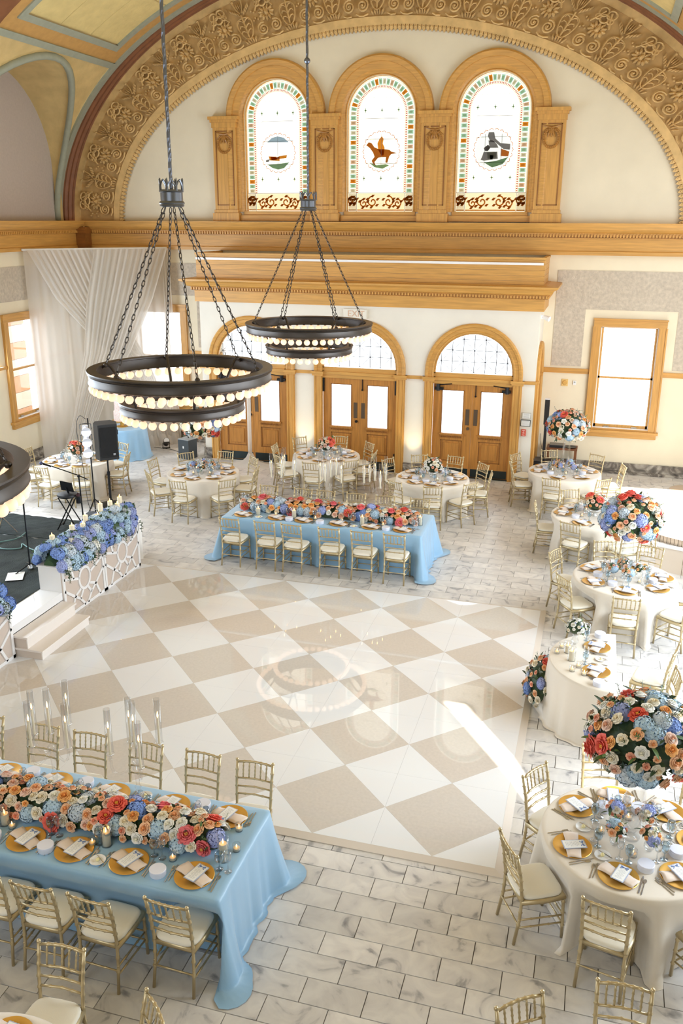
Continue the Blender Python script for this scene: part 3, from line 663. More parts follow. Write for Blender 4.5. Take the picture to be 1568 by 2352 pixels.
zb0, zb1, zg, zu = ph_z(9.385), ph_z(9.49), ph_z(9.69), ph_z(9.79)
patch('blue_rib', BLUEB, 0.01, PI-.01, 21.48, 21.68, .05, 60)
for a, b_ in ((zb0, zb1), (PI-zb1, PI-zb0)): patch('blue_rib', BLUEB, a, b_, 16.9, 21.48, .05, 3)
for a, b_ in ((zb1, zg), (PI-zg, PI-zb1)): patch('ochre_band', GOLDB, a, b_, 16.9, 21.48, .02, 3)
for a, b_ in ((zg, zu), (PI-zu, PI-zg)): patch('blue_rib', BLUEB, a, b_, 17.25, 21.12, .05, 3)
patch('ochre_band', GOLDB, zg, PI-zg, 21.12, 21.48, .02, 40); patch('ochre_band', GOLDB, zg, PI-zg, 16.9, 17.25, .02, 40)
patch('blue_rib', BLUEB, zu, PI-zu, 20.95, 21.12, .05, 40); patch('blue_rib', BLUEB, zu, PI-zu, 17.25, 17.42, .05, 40)
npn = 8
for k in range(npn):
    for j in range(3):
        a0, a1 = zu+(PI-2*zu)*k/npn, zu+(PI-2*zu)*(k+1)/npn; patch('embossed_panel', VAULTP, a0+.002, a1-.002, 17.42+1.1766*j+.006, 17.42+1.1766*(j+1)-.006, .015, 6)
patch('brown_rib', BROWN, 0.01, PI-.45, 15.9, 16.9, .06, 60)
br = MB()
prof = [(0.0, .0), (.04, .035), (.20, .03), (.24, .005), (.30, .03), (.50, .035), (.54, .01), (.60, .035), (.80, .04), (.84, .015), (1.0, .03), (1.02, -.05)]
R_ = []
for i in range(97):
    ph = PI*i/96; a, b_ = ell(EO, ph), ell(EV, ph); row = []
    for t, h in prof:
        x, z, y = a[0]+(b_[0]-a[0])*t, a[1]+(b_[1]-a[1])*t, YO-.06+(YV-YO+.06)*t; n = Vector((EV[0]-x, 0, ZS-z)).normalized()
        row.append((x+n.x*h, y-h*.3, z+n.z*h))
    R_.append(row)
br.loft(R_, closed=False); obj('brown_arch', br, BROWN, vault, smooth=SM)
# ================================================================== STAINED GLASS
SG = {k: stained('stained_'+k, c) for k, c in dict(teal=(.36, .50, .44), red=(.46, .20, .15), amber=(.52, .30, .10), green=(.26, .34, .25), brown=(.36, .20, .08), grey=(.30, .29, .29), blue=(.36, .42, .48), rust=(.46, .24, .10), pale=(.52, .53, .47), pink=(.52, .42, .37), dark=(.18, .17, .17)).items()}
CLEARG = stained('opal_glass', (.72, .68, .58), 0.25)
HORSE = [(-.95, .36), (-.8, .52), (-.62, .48), (-.45, .25), (-.15, .12), (.25, .12), (.5, .08), (.62, -.02), (.97, -.1), (.62, -.16), (.5, -.28), (.38, -.66), (.26, -.62), (.3, -.32), (.0, -.32), (-.2, -.36), (-.42, -.6), (-.34, -.8), (-.5, -.72), (-.6, -.52), (-.42, -.3), (-.52, -.05), (-.72, .2)]
RIDER = [(-.2, .1), (-.25, .45), (-.12, .72), (.02, .85), (.13, .7), (.08, .45), (.2, .2), (.15, -.22), (.02, -.25)]
def disc(n=20, r=1.0, a0=0, a1=2*PI): return [(r*math.cos(a0+(a1-a0)*i/n), r*math.sin(a0+(a1-a0)*i/n)) for i in range(n)]
SCENES = [
 [('blue', [(-.72, .62), (-.4, .88), (0, .97), (.4, .88), (.72, .62)]), ('amber', [(-.62, -.18), (-.55, -.42), (.1, -.46), (.1, -.18), (.6, -.12), (.55, -.3), (.1, -.34), (-.3, -.2)]), ('rust', [(-.5, -.2), (-.45, -.4), (-.1, -.4), (-.1, -.2)]), ('green', [(.75, -.55), (.2, -.62), (-.7, -.66), (-.4, -.86), (0, -.97), (.4, -.88)]), ('grey', [(-.8, -.4), (-.55, -.36), (-.6, -.5), (-.8, -.52)])],
 [('brown', HORSE), ('amber', RIDER), ('green', [(-.75, -.62), (-.3, -.78), (.3, -.72), (.5, -.8), (.1, -.98), (-.4, -.9)])],
 [('grey', [(-.2, .45), (-.35, .75), (-.3, .95), (0, .95), (.1, .6), (.4, .35), (.98, .3), (.97, -.02), (.6, .02), (.1, .4)]), ('dark', [(-.55, .1), (-.3, .28), (-.18, .1), (-.3, -.08), (-.5, -.06)]), ('grey', [(-.3, .5), (-.22, .1), (.3, .1), (.2, .3), (-.05, .5)]), ('grey', [(-.55, -.12), (.25, -.12), (.3, -.5), (-.5, -.6), (-.7, -.55), (-.6, -.3)]), ('rust', [(.45, .05), (.95, -.12), (.9, -.38), (.45, -.36)]), ('green', [(.9, -.42), (.2, -.62), (-.5, -.7), (0, -.98), (.6, -.8)]), ('pale', [(-.35, -.15), (.2, -.15), (.2, -.45), (-.3, -.5)]), ('dark', [(-.18, -.3), (.05, -.3), (.0, -.55), (-.15, -.55)])]]
WHAT = ('a ship', 'a horse rider', 'a steam train')
YG = YB+.10
for k, c in enumerate(LWX):
    w = thing('window_%d' % (4+k), 'arched stained glass window with %s in its medallion, in an oak surround' % WHAT[k], 'window', kind='structure')
    pa = arch_path(c, LR, LSP, LB, 28)
    obj('arch_casing', sweep_arch(MB(), arch_path(c, LR, LSP, LB-.02, 28), [(0.0, .12), (0.0, 0.02), (.03, -.02), (.05, .0), (.09, -.03), (.12, -.05), (.13, -.08), (.28, -.10), (.29, -.14), (.40, -.16), (.44, -.13), (.455, 0.0), (.455, .03)], YB), OAK, w, smooth=SM)
    obj('bottom_rail', MB().bb(c-.88, c+.88, YB-.03, YB+.12, 5.97, LB).bb(c-.95, c+.95, YB-.10, YB+.02, 5.84, 5.97), OAK, w)
    pn = [(c-LR, LB), (c+LR, LB)]+[(c+LR*math.cos(PI*q/28), LSP+LR*math.sin(PI*q/28)) for q in range(29)]
    obj('pane', MB().prism_xz(pn, YG+.02, YG+.025), CLEARG, w)
    # border of small panes, two columns of pieces following the outline
    ap = arch_path(0, 1, 0, 0, 28)
    def bpt(t, r):  # t 0..1 along left leg, arch, right leg at inset r from the edge
        zl = LSP-(LB+.42); La = PI*LR; T = 2*zl+La; s = t*T
        if s < zl: return (c-LR+r, LB+.42+s)
        if s < zl+La: a = PI-(s-zl)/LR; return (c+(LR-r)*math.cos(a), LSP+(LR-r)*math.sin(a))
        return (c+LR-r, LSP-(s-zl-La))
    NB = 56; bcol = ['teal', 'pale', 'teal', 'red', 'pale', 'teal', 'amber', 'pale']
    for i in range(NB):
        a, b_ = i/NB+.0015, (i+1)/NB-.0015; q = [bpt(a, .045), bpt((a+b_)/2, .05), bpt(b_, .045), bpt(b_, .185), bpt((a+b_)/2, .18), bpt(a, .185)]
        col = bcol[i % 8] if not (12 <= i % 28 <= 14) else 'amber'
        mid = [bpt(a+.003, .075), bpt(b_-.003, .075), bpt(b_-.003, .155), bpt(a+.003, .155)]
        po = obj('border_pane', MB().prism_xz(q, YG+.006, YG+.012), SG['teal'] if i % 2 else SG[('pale', 'amber', 'pale', 'pink')[i//2 % 4]], w)
        obj('border_jewel', MB().prism_xz(mid, YG, YG+.005), CLEARG, po)
    jr = MB(); NJ = 120
    for i in range(NJ):
        a, b_ = i/NJ, (i+.5)/NJ; jr.prism_xz([bpt(a, .205), bpt(b_, .205), bpt(b_, .235), bpt(a, .235)], YG, YG+.004)
    o = obj('bead_row', jr, SG['red'], w); o['kind'] = 'stuff'
    ed = MB()
    for rr_, m_ in ((.02, 'pink'), (.20, 'pink'), (.245, 'amber')):
        ed.loft([[(bpt(t/60, rr_-.012)[0], YG, bpt(t/60, rr_-.012)[1]), (bpt(t/60, rr_+.012)[0], YG, bpt(t/60, rr_+.012)[1])] for t in range(61)], closed=False)
    obj('edge_strip', ed, SG['pink'], w)
    mz = 7.42; mr_ = .40
    md = MB(); cols = list(SG)
    mp = thing if False else None
    med = obj('medallion', MB().prism_xz([(c+x*mr_, mz+z*mr_) for x, z in disc(28)], YG+.004, YG+.01), stained('medallion_glass_%d' % k, ((.85, .88, .92), (.95, .94, .9), (.72, .76, .8))[k], .15), w)
    for j, (cl_, poly) in enumerate(SCENES[k]):
        obj('painted_piece', MB().prism_xz([(c+x*mr_*.98, mz+z*mr_*.98) for x, z in poly], YG-.002-.002*j, YG+.0035-.002*j), SG[cl_], med)
    ringm = MB()
    for i in range(22):
        a = 2*PI*i/22; x, z = c+mr_*1.06*math.cos(a), mz+mr_*1.06*math.sin(a); ringm.tube([(x+.05*math.cos(a+PI/2), YG, z+.05*math.sin(a+PI/2)), (x+.035*math.cos(a), YG, z+.035*math.sin(a)), (x-.05*math.cos(a+PI/2), YG, z-.05*math.sin(a+PI/2))], .007, 4)
    o = obj('medallion_wreath', ringm, SG['rust'], w); o['kind'] = 'stuff'
    cm_ = MB()
    for z in (LB+.42, mz-.27, mz+.27, LSP-.1): cm_.bb(c-LR, c+LR, YG-.006, YG, z-.006, z+.006) if z < LB+.5 else cm_.bb(c-mr_, c+mr_, YG-.012, YG-.008, z-.004, z+.004)
    for s in (-1, 1):
        cm_.bb(c+s*.60-.005, c+s*.60+.005, YG-.006, YG, LB, LB+.42)
        if k == 2: cm_.bb(c+s*.19-.004, c+s*.19+.004, YG-.014, YG-.01, mz-.33, mz+.33)
    if k != 2: cm_.bb(c-.003, c+.003, YG-.014, YG-.01, mz-.38, mz+.38)
    obj('lead_came', cm_, CAME, w)
    fn = MB()
    for z in (LSP+.08, LB+.75):
        for s in (-.42, 0, .42):
            if z > LSP and abs(s) > .4: s *= .95
            for dx, dz in ((.05, .012), (.012, .07)): fn.prism_xz([(c+s-dx, z), (c+s, z-dz), (c+s+dx, z), (c+s, z+dz)], YG, YG+.004)
    for z in (LSP+.35, LSP-.12, LB+1.0):
        for q in range(-5, 6): fn.bb(c+q*.1-.006, c+q*.1+.006, YG, YG+.004, z-.004, z+.004)
    o = obj('small_motif', fn, SG['green'], w); o['kind'] = 'stuff'
    for i, (xa, xb) in enumerate(((-.80, -.61), (-.59, .59), (.61, .80))):
        pb = obj('bottom_pane', MB().bb(c+xa, c+xb, YG+.004, YG+.01, LB+.01, LB+.41), SG['pale'] if i != 1 else CLEARG, w)
        q = MB(); q2 = MB(); wid = xb-xa
        for s in (-1, 1):
            for rr_, off_, zz_ in ((.13, .20, .22), (.10, .42, .18)) if i == 1 else ((.09, .03, .24),):
                SQ = 1.0; sp = spiral(c+(xa+xb)/2+s*off_, LB+zz_, rr_, 1.3, PI/2 if s > 0 else PI/2, -s, 16)
                for a, b_ in zip(sp, sp[1:]):
                    q.tube([(a[0], YG, a[1]), (b_[0], YG, b_[1])], .016, 4)
                for t in range(5):
                    an = .5+t*1.1; x, z = c+(xa+xb)/2+s*off_+s*rr_*1.1*math.cos(an), LB+zz_+rr_*1.0*math.sin(an)
                    q2.prism_xz([(x-.05, z-.02), (x, z-.035), (x+.055, z+.03), (x-.01, z+.03)], YG-.004, YG)
        q.bb(c+xa, c+xb, YG-.004, YG, LB+.015, LB+.04)
        o = obj('amber_scroll', q, SG['amber'], pb); o = obj('brown_leaf', q2, SG['brown'], pb); o['kind'] = 'stuff'
# oak pilasters between the stained glass windows
PX = ((-9.60, -9.0), (-7.03, -6.40), (-4.38, -3.74), (-1.73, -1.13))
PXL = ('first', 'second', 'third', 'fourth')
tr6 = thing('trim_6', 'oak pilasters with carved wreaths between the stained glass windows', 'pilasters', kind='structure')
wm = MB()
wm.tube([(.165*math.cos(2*PI*i/24), -.02, .19*math.sin(2*PI*i/24)) for i in range(24)], .03, 5, loop=True)
for i in range(24):
    a = 2*PI*i/24; wm.ball((.165*math.cos(a), -.035, .19*math.sin(a)), .03, 5, 3)
for s in (-1, 0, 1):
    wm.tube([(s*.01, -.02, .20), (s*.05, -.03, .10), (s*.085, -.02, .02)], [.03, .03, .008], 5)
for s in (-1, 1):
    wm.tube([(0, -.02, .22), (s*.10, -.03, .24), (s*.2, -.015, .27)], [.03, .02, .01], 5); wm.tube([(0, -.02, .2), (s*.11, -.02, .19), (s*.2, -.015, .12)], [.02, .02, .008], 5)
wreath = wm.mesh('carved_wreath', wood('carved_oak', (170, 118, 52), 'X'))
for xa, xb in PX:
    c = (xa+xb)/2
    p = obj('pilaster', MB().bb(xa, xb, YB-.14, YB+.02, 6.1, 8.0).bb(xa-.05, xb+.05, YB-.2, YB+.02, 5.83, 6.02).bb(xa-.02, xb+.02, YB-.17, YB+.02, 6.02, 6.1).bb(xa-.02, xb+.02, YB-.17, YB+.02, 8.0, 8.12).bb(xa-.05, xb+.05, YB-.2, YB+.02, 8.12, 8.18).bb(xa-.085, xb+.085, YB-.24, YB+.02, 8.18, 8.25), OAKV, tr6)
    obj('panel_frame', MB().bb(xa+.07, xa+.09, YB-.155, YB-.14, 6.2, 7.93).bb(xb-.09, xb-.07, YB-.155, YB-.14, 6.2, 7.93).bb(xa+.07, xb-.07, YB-.155, YB-.14, 6.2, 6.22).bb(xa+.07, xb-.07, YB-.155, YB-.14, 7.91, 7.93), OAKDARK, p)
    obj('carved_wreath', wreath, parent=p, loc=(c, YB-.14, 7.62))
# ================================================================== CHAIRS
def bamboo(mb, pts, r, n=6, rings=(), seg=6):
    """tube through pts with small turned rings at the given fractions"""
    pts = [Vector(p) for p in pts]; L_ = [0.0]
    for a, b in zip(pts, pts[1:]): L_.append(L_[-1]+(b-a).length)
    T = L_[-1]
    def at(t):
        s = t*T
        for i in range(len(pts)-1):
            if s <= L_[i+1]+1e-9: return pts[i].lerp(pts[i+1], (s-L_[i])/max(1e-9, L_[i+1]-L_[i]))
        return pts[-1]
    ts = {0.0: 1, 1.0: 1}
    for l in L_[1:-1]: ts[l/T] = 1
    w = .012/T
    for q in rings:
        ts[max(0, q-w)] = 1.0; ts[q] = 1.45; ts[min(1, q+w)] = 1.0
    k = sorted(ts); mb.tube([at(t) for t in k], [r*ts[t] for t in k], n); return mb
def chair_parts():
    p = []
    A = lambda name, mb, m=BRASSG, sm=True: p.append((name, mb.mesh(name, m, sm)))
    for s in (-1, 1):
        A('back_post', bamboo(MB(), [(s*.178, -.235, 0), (s*.172, -.195, .25), (s*.170, -.185, .45), (s*.176, -.215, .70), (s*.180, -.262, .905)], .0145, 6, (.22, .36, .5, .62, .72, .82, .9)).ball((s*.181, -.264, .912), .019, 6, 4))
    for s in (-1, 1): A('leg', bamboo(MB(), [(s*.192, .205, 0), (s*.188, .19, .44)], .0145, 6, (.3, .6, .85)))
    A('top_rail', bamboo(MB(), [(-.18, -.258, .892), (-.09, -.272, .898), (0, -.277, .90), (.09, -.272, .898), (.18, -.258, .892)], .0115, 6, (.2, .35, .5, .65, .8)))
    for z, y in ((.735, -.223), (.655, -.207), (.575, -.197)): A('cross_rail', bamboo(MB(), [(-.174, y, z), (0, y-.015, z+.003), (.174, y, z)], .0095, 6, (.25, .5, .75)))
    for k in range(5):
        x = -.115+.0575*k; yy = -.015*(1-abs(x)/.18); A('spindle', bamboo(MB(), [(x, -.225+yy, .737), (x*1.03, -.26+yy, .893)], .0075, 5, (.25, .5, .75)))
    A('seat_frame', MB().loft([[(a[0]*f_, a[1]*f_, z) for a in [(-.185, -.19), (.185, -.19), (.205, 0), (.20, .205), (-.20, .205), (-.205, 0)]] for f_, z in ((.80, .405), (1, .405), (1.02, .425), (1, .447), (.8, .447))], closed=True))
    cu = MB(); out = []
    for i in range(24):
        a = 2*PI*i/24; c_, s_ = math.cos(a), math.sin(a); out.append((abs(c_)**.45*math.copysign(.192, c_)*(1+.06*s_), abs(s_)**.45*math.copysign(.195, s_)))
    cu.loft([[(x*f_, y*f_, z) for x, y in out] for f_, z in ((.9, .447), (1.0, .452), (1.03, .468), (1.0, .484), (.9, .492), (.55, .497), (.05, .498))], closed=True, cap=True)
    A('cushion', cu, CUSH)
    for z in (.17, .25):
        for s in (-1, 1): A('stretcher', bamboo(MB(), [(s*.176, -.21, z), (s*.19, .197, z-.01)], .0085, 5, (.3, .7)))
    for z in (.15, .24): A('stretcher', bamboo(MB(), [(-.19, .198, z), (.19, .198, z)], .0085, 5, (.33, .67)))
    A('stretcher', bamboo(MB(), [(-.175, -.21, .21), (.175, -.21, .21)], .0085, 5, (.33, .67)))
    return p
CHP = chair_parts()
def chair(x, y, ang, label, group):
    """ang: world direction the sitter faces; x, y: foot of the middle of the seat"""
    t = thing('gold_chair', label, 'chair', (x, y, 0), ang-PI/2, group)
    for nm, me in CHP: obj(nm, me, parent=t)
    return t
HRS = ['twelve', 'one', 'two', 'three', 'four', 'five', 'six', 'seven', 'eight', 'nine', 'ten', 'eleven']
def clock(deg):
    q = round(((90-deg) % 360)/15.0) % 24
    return HRS[q//2]+" o'clock" if q % 2 == 0 else 'half past '+HRS[q//2]
# measured back rails (world) of the chairs at each round table
SEATS = {'near_tall': [(-.346, 6.366), (-.215, 7.497), (.396, 8.101), (.451, 5.856), (1.50, 6.05), (1.72, 7.1), (1.35, 7.9)],
 'mid_low': [(-6.699, 19.684), (-5.786, 20.071), (-4.935, 19.633), (-4.609, 18.809), (-7.009, 18.793), (-5.72, 17.535), (-4.925, 17.965), (-6.63, 17.93)],
 'right_low': [(-3.606, 18.881), (-2.81, 18.984), (-2.863, 16.506), (-3.674, 16.672), (-2.13, 18.529), (-1.879, 17.84), (-2.181, 16.954), (-4.205, 18.337)],
 'wall_tall': [(-1.568, 19.598), (-1.573, 18.698), (-.671, 17.78), (-.854, 20.16), (.206, 20.033), (.763, 19.245), (.364, 18.048)],
 'far_low': [(-.859, 15.994), (-.187, 15.038), (-.272, 17.096), (.86, 14.98), (1.36, 16.25), (.75, 17.1)],
 'mid_tall': [(-.373, 13.616), (-.187, 12.495), (.702, 11.95), (1.134, 14.22), (.40, 14.27), (1.66, 12.45), (1.88, 13.4)],
 'left_tall': [(-8.66, 17.535), (-7.845, 17.905), (-7.041, 17.591), (-6.659, 16.786), (-6.914, 15.811), (-7.837, 15.435), (-9.087, 16.775), (-8.703, 15.839)],
 'left_low': [(-12.263, 16.824), (-11.515, 17.868), (-10.434, 17.94), (-9.817, 17.022), (-10.25, 15.828), (-11.05, 15.55), (-11.95, 16.0)]}

AVOID = []
def note_chair(bx, by, a): AVOID.append((bx+.262*math.cos(a), by+.262*math.sin(a), a))
for k_, l_ in SEATS.items():
    (cx_, cy_) = {'near_tall': (.66, 6.93), 'mid_low': (-5.755, 18.815), 'right_low': (-3.086, 17.683), 'wall_tall': (-.456, 18.95), 'far_low': (.207, 16.05), 'mid_tall': (.705, 13.11), 'left_tall': (-7.844, 16.685), 'left_low': (-10.942, 16.803)}[k_]
    for bx, by in l_: note_chair(bx, by, math.atan2(cy_-by, cx_-bx))
FBX = [-2.792, -3.388, -3.909, -4.383, -4.95]; FBX2 = [-2.812, -3.377, -3.993, -4.603, -5.164, -5.82]
BBX = [-2.977, -3.54, -4.126, -4.782, -5.287, -5.938]; BBX2 = [-2.946, -3.61, -4.177, -4.803, -5.266, -5.961]
for xs_, y_, a_ in ((FBX, 4.80, PI/2), (FBX2, 6.86, -PI/2), (BBX, 13.575, PI/2), (BBX2, 15.66, -PI/2)):
    for i_, x_ in enumerate(xs_): note_chair(x_, y_+(.13 if y_ == 4.80 and i_ == 0 else 0), a_)
for x_, y_, a_ in ((1.0, 10.58, PI-.25), (.98, 9.86, PI+.1)): AVOID.append((x_, y_, a_))
BLT, BRT = (-3.27, 3.12), (.62, 3.85)
for bx, by, tc in ((-3.331, 4.336, BLT), (-2.424, 4.037, BLT)): note_chair(bx, by, math.atan2(tc[1]-by, tc[0]-bx))
def push(mb, ox=0.0, oy=0.0):
    """the hanging cloth gives way to the seats and legs pushed up against it"""
    xs = [p[0]+ox for p in mb.v]; ys_ = [p[1]+oy for p in mb.v]; near = [c for c in AVOID if min(xs)-.5 < c[0] < max(xs)+.5 and min(ys_)-.5 < c[1] < max(ys_)+.5]
    for i, (x, y, z) in enumerate(mb.v):
        if z > .66: continue
        for cx, cy, a in near:
            fx, fy = math.cos(a), math.sin(a); dx, dy = x+ox-cx, y+oy-cy; ly = dx*fx+dy*fy; lx = abs(dx*fy-dy*fx)
            if lx < .34 and -.32 < ly < .235:
                w = 1.0 if lx < .245 else (.34-lx)/.095
                if z > .54: w *= (.66-z)/.12
                x += fx*(.235-ly)*w; y += fy*(.235-ly)*w
        mb.v[i] = (x, y, z)
    return mb
# ================================================================== CLOTHS
CZ = 0.765
def round_cloth(seed, r=.762, n=104, flare=.07, amp=.045, z1=.012, puddle=.05, ztop=CZ):
    q = random.Random(seed); ph = [q.uniform(0, 6.28) for _ in range(4)]; m1 = q.choice((13, 14, 15)); m2 = q.choice((9, 10, 11)); m3 = m1+q.choice((6, 7))
    fold = lambda a: .55*math.cos(m1*a+ph[0])+.35*math.cos(m2*a+ph[1])+.25*math.cos(m3*a+ph[2])
    mb = MB(); rings = []
    for rr_, z in ((.02, ztop), (r*.5, ztop), (r*.94, ztop), (r*.985, ztop-.002), (r+.002, ztop-.012)): rings.append([(rr_*math.cos(2*PI*i/n), rr_*math.sin(2*PI*i/n), z) for i in range(n)])
    for t in (.06, .16, .3, .45, .6, .75, .88, .97):
        z = ztop-.012-(ztop-.012-z1)*t; e = t**.8
        rings.append([((r+.004+flare*t+amp*e*fold(2*PI*i/n))*math.cos(2*PI*i/n), (r+.004+flare*t+amp*e*fold(2*PI*i/n))*math.sin(2*PI*i/n), z) for i in range(n)])
    rings.append([((r+flare+puddle+amp*1.2*fold(2*PI*i/n))*math.cos(2*PI*i/n), (r+flare+puddle+amp*1.2*fold(2*PI*i/n))*math.sin(2*PI*i/n), .006+.006*math.sin(7*2*PI*i/n)) for i in range(n)])
    mb.loft(rings, cap=False); mb.add([(.02*math.cos(2*PI*i/n), .02*math.sin(2*PI*i/n), ztop) for i in range(n)], [tuple(range(n))]); return mb
def path_cloth(outline, seed, amp=.03, flare=.05, corner=.16, z1=.01, ztop=CZ, wl=.21):
    """outline: closed list of (x, y, nx, ny, cornerness)"""
    q = random.Random(seed); n = len(outline); L_ = 0; ss = []
    for i in range(n):
        ss.append(L_); b = outline[(i+1) % n]; L_ += math.hypot(b[0]-outline[i][0], b[1]-outline[i][1])+.002
    ks = [max(1, round(L_/(wl*f_))) for f_ in (1, 1.6, .62)]; ph = [q.uniform(0, 6.28) for _ in range(3)]
    fold = [sum(w*math.cos(2*PI*k*s/L_+p) for k, p, w in zip(ks, ph, (.5, .4, .2))) for s in ss]
    mb = MB(); cx = sum(o[0] for o in outline)/n; cy = sum(o[1] for o in outline)/n
    rings = [[(cx+(o[0]-cx)*f_, cy+(o[1]-cy)*f_, ztop) for o in outline] for f_ in (.02, .5, .97)]
    rings.append([(o[0], o[1], ztop-.008) for o in outline])
    for t in (.05, .15, .3, .45, .6, .75, .88, .96, 1.0):
        z = ztop-.008-(ztop-.008-z1)*min(1, t); rings.append([(o[0]+o[2]*(.004+flare*t+amp*t**.8*fold[i]*(1+1.6*o[4])+o[4]*corner*t**1.2), o[1]+o[3]*(.004+flare*t+amp*t**.8*fold[i]*(1+1.6*o[4])+o[4]*corner*t**1.2), z) for i, o in enumerate(outline)])
    rings.append([(o[0]+o[2]*(.05+flare+amp*fold[i]*1.3+o[4]*(corner+.1)), o[1]+o[3]*(.05+flare+amp*fold[i]*1.3+o[4]*(corner+.1)), .006+.005*(1+fold[i])*(1+2*o[4])) for i, o in enumerate(outline)])
    mb.loft(rings); mb.add([rings[0][i] for i in range(n)], [tuple(range(n))]); return mb
def rect_outline(x0, x1, y0, y1, rad=.035, step=.035):
    out = []
    cs = ((x1-rad, y0+rad, -PI/2), (x1-rad, y1-rad, 0), (x0+rad, y1-rad, PI/2), (x0+rad, y0+rad, PI))
    for k, (cx, cy, a0) in enumerate(cs):
        for j in range(9):
            a = a0+PI/2*j/8; out.append((cx+rad*math.cos(a), cy+rad*math.sin(a), math.cos(a), math.sin(a), .6+.4*math.sin(PI*j/8)))
        nx = cs[(k+1) % 4]; a = a0+PI/2; p = Vector((cx+rad*math.cos(a), cy+rad*math.sin(a))); e = Vector((nx[0]+rad*math.cos(a), nx[1]+rad*math.sin(a))); d = (e-p).length; m = max(2, int(d/step))
        for j in range(1, m):
            s = d*j/m; c = max(0, 1-min(s, d-s)/.22)*.6; q = p.lerp(e, j/m); out.append((q.x, q.y, math.cos(a), math.sin(a), c))
    return out
TB = {'near_tall': ((.66, 6.93), 'nearest tall-vase table'), 'mid_tall': ((.705, 13.11), 'second nearest tall-vase table'), 'far_low': ((.207, 16.05), 'low-flower table between tall vases'),
      'wall_tall': ((-.456, 18.95), 'tall-vase table by the window'), 'mid_low': ((-5.755, 18.815), 'table before the middle doors'), 'right_low': ((-3.086, 17.683), 'white-flower table before the doors'),
      'left_tall': ((-7.844, 16.685), 'tall-vase table under the chandelier'), 'left_low': ((-10.942, 16.803), 'table by the white drape')}
for k, ((x, y), d) in TB.items():
    o = obj('tablecloth', push(round_cloth(sum(map(ord, k))), x, y), IVORY, smooth=True, loc=(x, y, 0)); tag(o, 'floor-length ivory cloth over the round '+d, 'tablecloth', 'ivory round tablecloths')
FB = (-6.2, -2.49, 5.20, 6.40); BB = (-6.28, -2.60, 14.03, 15.25)
o = obj('tablecloth', push(path_cloth(rect_outline(*FB), 3, amp=.022, corner=.17)), BLUE, smooth=True); tag(o, 'blue satin cloth over the long table at the front, pooling at its corner', 'tablecloth')
o = obj('tablecloth', push(path_cloth(rect_outline(*BB), 8, amp=.026, corner=.17)), BLUE, smooth=True); tag(o, 'blue satin cloth over the long table beyond the dance floor', 'tablecloth')
SWC, SWR = (.56, 10.27), .80
ol = []
for i in range(49):
    a = PI/2+PI*i/48; ol.append((SWC[0]+SWR*math.cos(a), SWC[1]+SWR*math.sin(a), math.cos(a), math.sin(a), .4 if i in (0, 48) else 0))
for i in range(1, 30): ol.append((SWC[0], SWC[1]-SWR+2*SWR*i/30, 1, 0, 0))
o = obj('tablecloth', push(path_cloth(ol, 5, amp=.03, corner=.05)), IVORY, smooth=True); tag(o, 'ivory cloth over the half-round sweetheart table beside the dance floor', 'tablecloth')
CAKE = (-11.50, 20.0)
o = obj('tablecloth', round_cloth(21, r=.50, n=80, flare=.08, amp=.03, ztop=.78), BLUE, smooth=True, loc=(*CAKE, 0)); tag(o, 'pale blue satin cloth over the small round cake table by the drape', 'tablecloth')
o = obj('tablecloth', push(round_cloth(31), *BLT), IVORY, smooth=True, loc=(*BLT, 0)); tag(o, 'ivory cloth over a round table cut off at the bottom beside the blue table', 'tablecloth', 'ivory round tablecloths')
# ================================================================== PLACE SETTINGS
charger_me = MB().lathe([(.001, .006), (.10, .006), (.118, .012), (.163, .016), (.167, .013), (.12, .003), (.10, .001), (.001, .001)], 32).mesh('charger', GOLDP, SM)
_n = MB(); gx, gy = 10, 4; vs = []
for i in range(gx+1):
    for j in range(gy+1):
        u, v = -1+2*i/gx, -1+2*j/gy; vs.append((u*.160+.006*math.sin(v*3), v*.060*(1+.06*math.sin(u*5)), .032+.006*math.cos(v*2)+.004*math.sin(u*6+v)))
nb = len(vs); vs += [(x, y, z-.008) for x, y, z in vs]; fs = []
for i in range(gx):
    for j in range(gy):
        a = i*(gy+1)+j; fs.append((a, a+gy+1, a+gy+2, a+1)); fs.append((nb+a, nb+a+1, nb+a+gy+2, nb+a+gy+1))
for i in range(gx):
    a = i*(gy+1); fs.append((a, nb+a, nb+a+gy+1, a+gy+1)); a += gy; fs.append((a, a+gy+1, nb+a+gy+1, nb+a))
for j in range(gy): fs.append((j, j+1, nb+j+1, nb+j)); a = gx*(gy+1)+j; fs.append((a, nb+a, nb+a+1, a+1))
napkin_me = _n.add(vs, fs).mesh('napkin', NAPK, True)
PERI = mat('periwinkle_border', (176, 186, 212), 0.7); RIB = mat('blue_ribbon', (110, 136, 190), 0.5); INK = mat('grey_print', (196, 196, 200), 0.8)
card_me = MB().bb(-.047, .047, -.092, .092, .0025, .0045).mesh('menu_card', PAPER)
cb_ = MB(); pts = []
for i in range(40):
    s = i/40*4; e = int(s); f_ = s-e; w, h = .0535, .0985
    b = ((-w+2*w*f_, -h), (w, -h+2*h*f_), (w-2*w*f_, h), (-w, h-2*h*f_))[e]; k = 1+(.035 if i % 2 else 0); pts.append((b[0]*k, b[1]*k))
cardb_me = MB().prism_xy(pts, 0.0005, .0025).mesh('scalloped_border', PERI)
bow = MB()
for s in (-1, 1):
    bow.prism_xy([(0, .075), (s*.03, .088), (s*.034, .074), (s*.02, .068)][::s], .0046, .0075); bow.prism_xy([(0, .075), (s*.024, .052), (s*.034, .056)][::s], .0046, .0062)
bow_me = bow.mesh('bow', RIB)
pr = MB()
